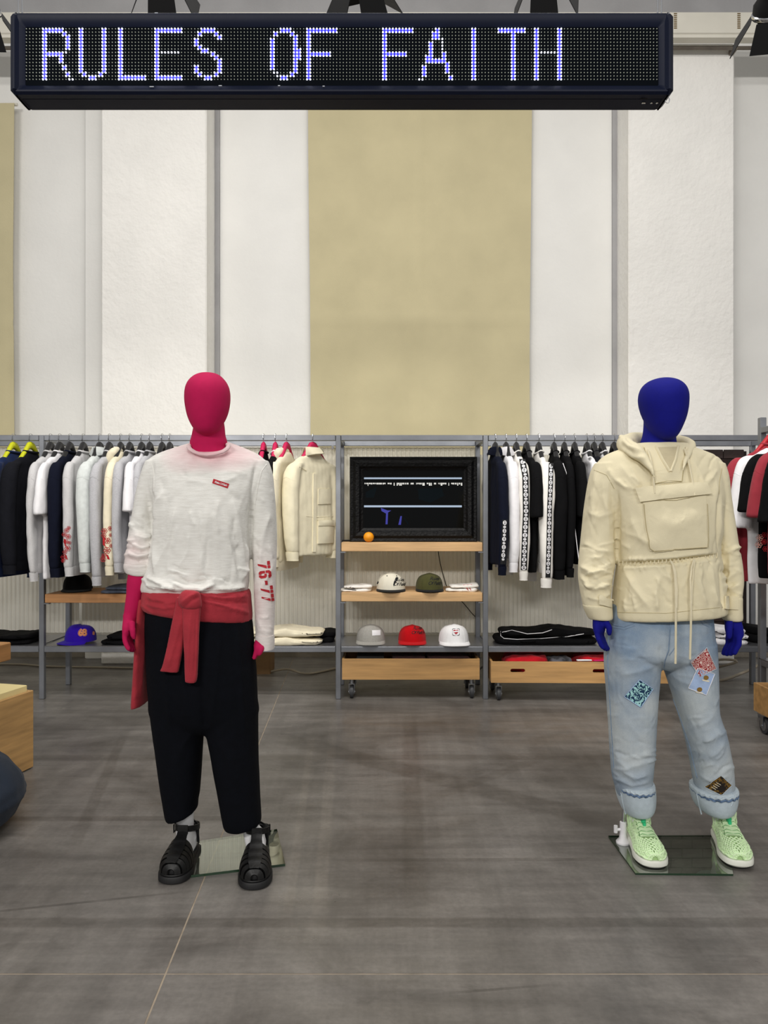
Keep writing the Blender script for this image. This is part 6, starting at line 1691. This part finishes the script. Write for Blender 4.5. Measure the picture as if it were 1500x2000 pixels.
# cuffs
for rows_, tabs in ((((1180, 1138, 1194, -.03, .064), (1190, 1141, 1195, -.032, .063), (1204, 1148, 1196.5, -.036, .058), (1210, 1152, 1195, -.036, .054)), ((1171, 1162), (1194, 1170), (1195, 1188), (1170, 1180))),
                    (((1165, 1411, 1445, -.01, .066), (1185, 1411, 1446, -.015, .060), (1205, 1412, 1447, -.02, .054), (1211, 1414, 1446, -.02, .05)), ((1414, 1164), (1441, 1165), (1441, 1190), (1414, 1189)))):
    cf = cloth('cuff', G().sloft([rpx(y, xl, xr, D2 + dd, ry) for y, xl, xr, dd, ry in rows_]), M_ano, an, .006, 2, (), ((.003, (40, 40, 20), 5),))
    panel('cuff_tab', bvh_of(an), tabs, 6, 5, M_ano, cf, .006, .004, .002)

# jeans
def denim():
    m = bpy.data.materials.new('light_washed_denim'); m.use_nodes = True
    nt = m.node_tree; N = nt.nodes; Lk = nt.links; b = N['Principled BSDF']; b.inputs['Roughness'].default_value = .9; b.inputs['Specular IOR Level'].default_value = .15
    tc = N.new('ShaderNodeTexCoord')
    n1 = N.new('ShaderNodeTexNoise'); n1.inputs['Scale'].default_value = 5.5; n1.inputs['Detail'].default_value = 6; Lk.new(tc.outputs['Object'], n1.inputs['Vector'])
    sp = N.new('ShaderNodeSeparateXYZ'); Lk.new(tc.outputs['Object'], sp.inputs[0])
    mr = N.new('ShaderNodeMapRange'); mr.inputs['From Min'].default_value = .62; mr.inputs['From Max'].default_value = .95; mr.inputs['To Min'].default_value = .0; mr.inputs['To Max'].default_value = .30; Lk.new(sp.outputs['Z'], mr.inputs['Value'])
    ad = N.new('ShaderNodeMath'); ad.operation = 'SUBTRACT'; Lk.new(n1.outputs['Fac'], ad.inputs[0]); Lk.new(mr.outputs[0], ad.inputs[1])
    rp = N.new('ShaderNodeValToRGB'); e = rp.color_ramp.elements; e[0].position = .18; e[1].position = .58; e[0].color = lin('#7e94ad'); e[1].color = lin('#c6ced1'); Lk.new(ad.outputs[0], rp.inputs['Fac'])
    n2 = N.new('ShaderNodeTexNoise'); n2.inputs['Scale'].default_value = 420; Lk.new(tc.outputs['Object'], n2.inputs['Vector'])
    r2_ = N.new('ShaderNodeValToRGB'); r2_.color_ramp.elements[0].color = (.8, .82, .85, 1); r2_.color_ramp.elements[0].position = .35; r2_.color_ramp.elements[1].position = .65; Lk.new(n2.outputs['Fac'], r2_.inputs['Fac'])
    mx = N.new('ShaderNodeMix'); mx.data_type = 'RGBA'; mx.blend_type = 'MULTIPLY'; mx.inputs['Factor'].default_value = .7; Lk.new(rp.outputs[0], mx.inputs[6]); Lk.new(r2_.outputs[0], mx.inputs[7]); Lk.new(mx.outputs[2], b.inputs['Base Color'])
    Lk.new(wrinkle(N, Lk, tc, .3).outputs['Normal'], b.inputs['Normal'])
    return m
M_den = denim(); M_denl = fabric('denim_inside', '#bcc9d2', .06, 60); M_dend = fabric('denim_seam', '#8397ae', .15, 60); M_dark_d = fabric('denim_frayed_edge', '#5d7391', .6, 90)
g = G()
g.sloft([rpx(y, xl, xr, D2 + dd, ry, 2.3) for y, xl, xr, dd, ry in ((1180, 1196, 1386, .01, .13), (1215, 1190, 1389, .01, .138), (1250, 1184, 1392, .01, .142), (1276, 1182, 1394, .01, .138), (1288, 1205, 1385, .012, .12), (1299, 1262, 1330, .015, .09), (1306, 1288, 1304, .015, .05))])
g.sloft([rpx(y, xl, xr, D2 + dd, ry, 2.2, yr=yr) for y, xl, xr, dd, ry, yr in ((1255, 1183, 1290, .01, .125, 1255), (1300, 1182.5, 1287, .01, .118, 1300), (1350, 1186, 1283, .012, .112, 1350), (1400, 1189.5, 1280, .015, .106, 1400), (1450, 1193, 1276.5, .02, .10, 1450), (1500, 1196, 1273, .025, .095, 1500), (1520, 1198, 1271.5, .03, .09, 1518), (1550, 1206, 1270, .03, .086, 1545), (1575, 1214, 1268, .03, .08, 1570))])
g.sloft([rpx(y, xl, xr, D2 + dd, ry, 2.2, yr=yr) for y, xl, xr, dd, ry, yr in ((1255, 1288, 1393, .01, .125, 1255), (1300, 1297, 1396, .01, .118, 1300), (1350, 1314, 1398, .012, .112, 1350), (1390, 1327, 1400, .015, .108, 1390), (1430, 1338, 1411, .015, .105, 1425), (1470, 1348, 1420, .02, .10, 1462), (1500, 1354, 1427, .025, .096, 1495), (1530, 1359, 1430, .03, .09, 1525), (1560, 1366, 1430, .03, .085, 1555), (1580, 1370, 1426, .03, .08, 1575))])
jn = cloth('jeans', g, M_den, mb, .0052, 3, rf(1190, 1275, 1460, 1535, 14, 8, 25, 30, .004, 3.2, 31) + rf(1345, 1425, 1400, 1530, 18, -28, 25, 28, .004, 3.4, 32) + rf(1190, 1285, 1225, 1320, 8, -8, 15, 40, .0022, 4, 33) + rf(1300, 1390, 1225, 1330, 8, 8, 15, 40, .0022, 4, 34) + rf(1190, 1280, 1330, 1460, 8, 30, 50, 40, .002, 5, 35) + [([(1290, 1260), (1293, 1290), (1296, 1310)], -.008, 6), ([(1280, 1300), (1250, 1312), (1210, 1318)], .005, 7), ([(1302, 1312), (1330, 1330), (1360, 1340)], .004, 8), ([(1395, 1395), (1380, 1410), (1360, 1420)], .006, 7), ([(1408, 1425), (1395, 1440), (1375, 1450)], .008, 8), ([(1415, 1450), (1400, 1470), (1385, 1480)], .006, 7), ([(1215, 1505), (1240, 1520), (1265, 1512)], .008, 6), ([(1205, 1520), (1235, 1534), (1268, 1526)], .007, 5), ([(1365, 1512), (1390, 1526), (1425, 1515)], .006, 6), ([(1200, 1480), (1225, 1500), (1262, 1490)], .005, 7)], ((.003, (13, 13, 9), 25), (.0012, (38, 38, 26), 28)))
bvJ = bvh_of(jn)
for nm, a, r, m_ in (('fly_seam', [(1310, 1210), (1308, 1240), (1306, 1270), (1299, 1290), (1297, 1304)], .0022, M_dend), ('fly_seam', [(1321, 1210), (1321, 1240), (1318, 1265), (1307, 1280)], .0016, M_dend), ('side_seam', [(1190, 1225), (1187, 1290), (1193, 1400), (1199, 1500)], .002, M_dend),
    ('side_seam', [(1302, 1330), (1328, 1400), (1348, 1460), (1362, 1520)], .0022, M_dend), ('pocket_seam', [(1191, 1213), (1200, 1221), (1220, 1224), (1236, 1218), (1242, 1210)], .002, M_dend), ('pocket_seam', [(1190, 1218), (1200, 1226), (1220, 1229), (1240, 1222)], .0014, M_dend), ('pocket_seam', [(1364, 1206), (1372, 1219), (1385, 1224)], .002, M_dend), ('pocket_seam', [(1369, 1205), (1377, 1215), (1386, 1219)], .0014, M_dend)):
    seam(nm, bvJ, a, r, m_, jn, .0005)
# turned-up cuffs with a frayed rim
for rows_, rim in ((((1538, 1207, 1271, .095, 1536), (1541, 1204, 1274, .104, 1538), (1565, 1207, 1276, .104, 1562), (1585, 1213, 1275, .098, 1580), (1596, 1220, 1270, .086, 1592), (1598, 1226, 1264, .07, 1595)), ((1540, 1205, 1273, .1045, 1538),)),
                  (((1547, 1354, 1433, .095, 1544), (1550, 1352.5, 1435, .104, 1546), (1569, 1355, 1434, .104, 1566), (1585, 1362, 1430, .098, 1582), (1595, 1371, 1424, .086, 1592), (1598, 1378, 1417, .07, 1595)), ((1549, 1353.5, 1434, .1045, 1546),))):
    cf = cloth('turned_up_cuff', G().sloft([rpx(y - 11, xl, xr, D2 + .03, ry, 2.3, yr=yr - 11) for y, xl, xr, ry, yr in rows_]), M_denl, jn, .0062, 2, (), ((.0035, (26, 26, 14), 6),))
    y, xl, xr, ry, yr = rim[0]
    rg = rpx(y - 10, xl + 1, xr - 1, D2 + .03, ry + .001, 2.3, yr=yr - 10, n=72)
    rg = [v + Vector((0, 0, .003 * math.sin(i * 1.9) - .006 * max(0, (D2 + .03 - v.y) / .1))) for i, v in enumerate(rg)]
    G().tube(rg + [rg[0]], [(.0042 + .0012 * math.sin(i * 2.3)) for i in range(73)], 6).obj('frayed_rim', M_denl, cf, True)
    G().tube([v - Vector((0, 0, .009)) for v in rg] + [rg[0] - Vector((0, 0, .009))], .0046, 6).obj('frayed_edge', M_dark_d, cf, True)
    bc = bvh_of(cf)
    for a in ([(1213, 1548), (1217, 1570), (1222, 1590)], [(1361, 1550), (1366, 1575), (1370, 1590)], [(1430, 1545), (1434, 1560), (1428, 1575)]):
        if cast(bc, *a[0]): seam('selvedge_tape', bc, a, .003, M_denl, cf)
# patches sewn on
def patch(nm, q, m, n=8):
    V, Fc = grid2(*q, n, n); o = panel(nm, bvJ, q, n, n, m, jn, .0015, .0015)
    return o
def ptn(name, c1, c2, scale, kind='wave'):
    m = bpy.data.materials.new(name); m.use_nodes = True; nt = m.node_tree; N = nt.nodes; Lk = nt.links; b = N['Principled BSDF']; b.inputs['Roughness'].default_value = .9
    tc = N.new('ShaderNodeTexCoord')
    if kind == 'wave':
        v = N.new('ShaderNodeTexVoronoi'); v.inputs['Scale'].default_value = scale; Lk.new(tc.outputs['Object'], v.inputs['Vector'])
        s = N.new('ShaderNodeMath'); s.operation = 'SINE'; q = N.new('ShaderNodeMath'); q.operation = 'MULTIPLY'; q.inputs[1].default_value = 26; Lk.new(v.outputs['Distance'], q.inputs[0]); Lk.new(q.outputs[0], s.inputs[0]); src = s.outputs[0]
    else:
        v = N.new('ShaderNodeTexNoise'); v.inputs['Scale'].default_value = scale; v.inputs['Detail'].default_value = 1; v.inputs['Distortion'].default_value = 2.5; Lk.new(tc.outputs['Object'], v.inputs['Vector']); src = v.outputs['Fac']
    rp = N.new('ShaderNodeValToRGB'); rp.color_ramp.interpolation = 'CONSTANT'; e = rp.color_ramp.elements; e[0].position = 0; e[1].position = .5 if kind != 'wave' else .3; e[0].color = lin(c1); e[1].color = lin(c2); Lk.new(src, rp.inputs['Fac']); Lk.new(rp.outputs[0], b.inputs['Base Color'])
    return m
M_p1 = ptn('teal_leaf_print', '#17395a', '#a9dcdc', 55, 'n'); M_p2 = ptn('red_spiral_print', '#9c2a30', '#e8c9c0', 55); M_p3 = fabric('pale_blue_patch', '#a9bfe2', .15, 30); M_p4 = ptn('brown_geometric_print', '#2a2014', '#7a5a1e', 45, 'n')
patch('sewn_patch', ((1249, 1327), (1274.5, 1345), (1251, 1381), (1220, 1360)), M_p1); patch('sewn_patch', ((1379.5, 1265), (1397.5, 1306), (1366, 1322), (1348.5, 1293)), M_p2)
patch('sewn_patch', ((1362, 1304), (1394.5, 1316), (1379, 1357), (1345, 1343)), M_p3); patch('sewn_patch', ((1408, 1514), (1428, 1533), (1409, 1553), (1376.5, 1536)), M_p4)
# lighter edge stitching round the patches and the small figures on the blue one
for q, m_ in ((((1249, 1327), (1274.5, 1345), (1251, 1381), (1220, 1360)), M_p3), (((1379.5, 1265), (1397.5, 1306), (1366, 1322), (1348.5, 1293)), M_denl), (((1362, 1304), (1394.5, 1316), (1379, 1357), (1345, 1343)), M_white), (((1408, 1514), (1428, 1533), (1409, 1553), (1376.5, 1536)), M_denl)):
    seam('patch_stitching', bvJ, list(q) + [q[0]], .0014, m_, jn, .004)
M_gold = mat('golden_brown_thread', '#8a6a2e', .8)
for cx_, cy_ in ((1378, 1323), (1366, 1346)):
    decal('embroidered_motif', bvJ, [(cx_ + 5 * math.cos(a), cy_ + 4.5 * math.sin(a)) for a in np.linspace(0, 5.7, 12)], [tuple(range(12))], M_gold, jn, .0045)
    decal('embroidered_motif', bvJ, [(cx_ - 8, cy_ + 3), (cx_ + 7, cy_ + 6), (cx_ + 5, cy_ + 8.5), (cx_ - 6, cy_ + 6)], [(0, 1, 2, 3)], M_cream, jn, .0042)
decal('geometric_block', bvJ, [(1404, 1525), (1412, 1530), (1418, 1540), (1408, 1548), (1398, 1538)], [tuple(range(5))], mat('dark_brown_thread', '#1d140c', .9), jn, .0042)
for k in range(4): seam('pale_thread', bvJ, [(1390 + 3 * k, 1536 - 3 * k), (1398 + 3 * k, 1541 - 3 * k)], .0012, M_cream, jn, .0045)

# base, pole fitting, socks and woven shoes
plate(mb, [gxy(1241, 1705, .008), gxy(1432, 1707, .008), gxy(1421, 1631, .008), gxy(1188, 1632, .008)], .008)
M_fit = mat('white_fitting', '#e4e2e6', .5)
pb = gxy(1217, 1650); 
g = G(); g.lathe((pb[0], pb[1], .008), [(.028, 0), (.028, .006), (.016, .02), (.013, .045), (.013, .085), (.001, .088)], 16)
g.tube([(pb[0] - .012, pb[1], .062), (pb[0] - .03, pb[1], .062)], .006, 8); g.tube([(pb[0] - .03, pb[1], .05), (pb[0] - .03, pb[1], .078)], .008, 8)
g.obj('pole_clamp', M_fit, mb, True)
G().tube([(pb[0], pb[1], .09), (pb[0] + .005, pb[1] - .02, .25)], .0075, 10).obj('support_pole', M_chrome, mb, True)
M_mint = mat('mint_cord', '#dcf6c6', .7, var=.05, vscale=40); M_liner = mat('pale_green_liner', '#a9c98c', .85); M_msole = mat('white_foam_sole', '#e9eadf', .6); M_tab = mat('green_tab', '#1f9a6e', .6); M_lace = mat('green_toggle', '#36c486', .5); M_thin = mat('dark_green_lace', '#7fae78', .7)
def shoe(par, f, inner):
    so = f.sole(.012, .038, .016, M_msole, par, 'woven_shoe', .006); so['label'] = 'mint green woven cord shoe with white sole'
    f.sole(.0085, .013, .010, M_sole, so, 'outsole', .0015)
    f.form(.003, t0=.0, t1=1.0).obj('liner', M_liner, so, True)
    g = G()
    for dr in (-1, 1):
        for k in range(30):
            a0 = -1.6 + 6.4 * k / 29; pts = []
            for i in range(27):
                t = .0 + 1.0 * i / 26; a = a0 + dr * (t - .5) * 3.4
                if .10 < a < math.pi - .10:
                    top = abs(a - math.pi / 2) < .42 and t < .66
                    if top:
                        if len(pts) > 1: g.tube(pts, .0031, 5)
                        pts = []; continue
                    pts.append(f.pos(t, a, .0075 + .0016 * math.sin(t * 60 + k * 3.14 + dr)))
                else:
                    if len(pts) > 1: g.tube(pts, .0031, 5)
                    pts = []
            if len(pts) > 1: g.tube(pts, .0031, 5)
    o = g.obj('woven_cords', M_mint, so, True)
    g = G()
    for a in (.10, math.pi - .10): g.tube([f.pos(t, a, .009) + Vector((0, 0, .004 + .0015 * math.sin(t * 70))) for t in np.linspace(0, 1, 50)], .0048, 6)
    g.tube([f.pos(.985, a, .008) for a in np.linspace(.1, math.pi - .1, 14)], .0048, 6)
    g.obj('edge_cord', M_mint, so, True)
    V = []; Fc = []; ts = np.linspace(.26, .67, 12)
    for lay in (.008, .013):
        for i, t in enumerate(ts):
            lift = .040 * max(0, 1 - (t - .26) / .18) ** 1.2
            for j in range(5):
                a = math.pi / 2 + (j - 2) * .21; V.append(f.pos(t, a, lay) + Vector((0, 0, lift)) + f.ax * (lift * .2))
    for i in range(11):
        for j in range(4):
            a = 5 * i + j; Fc += [(a, a + 1, a + 6, a + 5), (60 + a, 60 + a + 5, 60 + a + 6, 60 + a + 1)]
        Fc += [(5 * i, 5 * i + 5, 65 + 5 * i, 60 + 5 * i), (5 * i + 4, 64 + 5 * i, 69 + 5 * i, 5 * i + 9)]
    Fc += [(0, 60, 61, 1), (1, 61, 62, 2), (2, 62, 63, 3), (3, 63, 64, 4)]
    tg_ = mesh('tongue', V, Fc, M_mint, so, True, False, 50)
    c = f.pos(.275, math.pi / 2, .016) + Vector((0, 0, .032)) + f.ax * .010
    q = [c + f.sd * u + Vector((0, 0, v)) + f.ax * w_ for w_ in (0, .004) for u, v in ((-.0125, -.012), (.0125, -.012), (.0125, .014), (-.0125, .014))]
    mesh('pull_tab', q, [(3, 2, 1, 0), (4, 5, 6, 7), (0, 1, 5, 4), (1, 2, 6, 5), (2, 3, 7, 6), (3, 0, 4, 7)], M_tab, tg_)
    tri = [c + f.sd * u + Vector((0, 0, v)) + f.ax * .0052 for u, v in ((-.007, -.006), (.007, -.006), (0, .008))]
    G().tube(tri + [tri[0]], .0011, 4).obj('tab_emblem', M_white, tg_)
    g = G()
    for i, t in enumerate((.36, .43, .50, .57, .63)):
        for s in (-1, 1): g.tube([f.pos(t, math.pi / 2 - s * .55, .011), f.pos(t + .012, math.pi / 2 - s * .25, .017), f.pos(t + .03, math.pi / 2 + s * .45, .012)], .0014, 5)
    g.obj('elastic_lace', M_thin, so, True)
    c = f.pos(.44, math.pi / 2, .022)
    g = G().lathe((c.x, c.y, c.z), [(.001, -.010), (.009, -.008), (.010, 0), (.009, .008), (.001, .010)], 12); g.box((c.x + f.ax.x * .012, c.y + f.ax.y * .012, c.z - .012), (.006, .006, .008), 0, .002)
    g.obj('lace_toggle', M_lace, so, True)
    # collar round the ankle
    ank = f.h0 + f.ax * (.17 * f.L)
    pts = [ank + f.ax * (.060 * math.cos(a)) + f.sd * (.040 * math.sin(a)) + Vector((0, 0, f.z0 + .098 - .022 * math.cos(a) ** 2 * (1 if math.cos(a) > 0 else -.6))) for a in np.linspace(0, 2 * math.pi, 25)]
    G().tube(pts, .0052, 7, caps=False).obj('collar_cord', M_mint, so, True)
    g = G()
    for k in range(0, 24):
        a = 2 * math.pi * k / 24
        if math.cos(a) > .55: continue
        g.tube([pts[k], (pts[k] + f.pos(max(0, .17 + .2 * math.cos(a)), (math.pi / 2 - math.copysign(1.2, math.sin(a)) * min(1, abs(math.sin(a)) * 1.4)), .008)) / 2 + (pts[k] - ank - Vector((0, 0, pts[k].z))) * .10, f.pos(max(0, .17 + .2 * math.cos(a)), (math.pi / 2 - math.copysign(1.35, math.sin(a)) * min(1, abs(math.sin(a)) * 1.3)), .006)], .0031, 5)
    g.obj('collar_cords', M_mint, so, True)
gL = Foot(gxy(1241, 1640), gxy(1279, 1699), .046, .034, h=.82); gR = Foot(gxy(1409, 1636), gxy(1445, 1698), .046, .034, h=.82)
for f, ax_ in ((gL, ((1246, 1628, .034), (1246, 1605, .034), (1244, 1560, .036))), (gR, ((1417, 1622, .034), (1411, 1600, .034), (1402, 1560, .036)))):
    sock(mb, f, ax_, f.h0.y - .05, 0, 0); shoe(mb, f, 1)
for o in list(COL.objects):
    if '_b' in o: del o['_b']
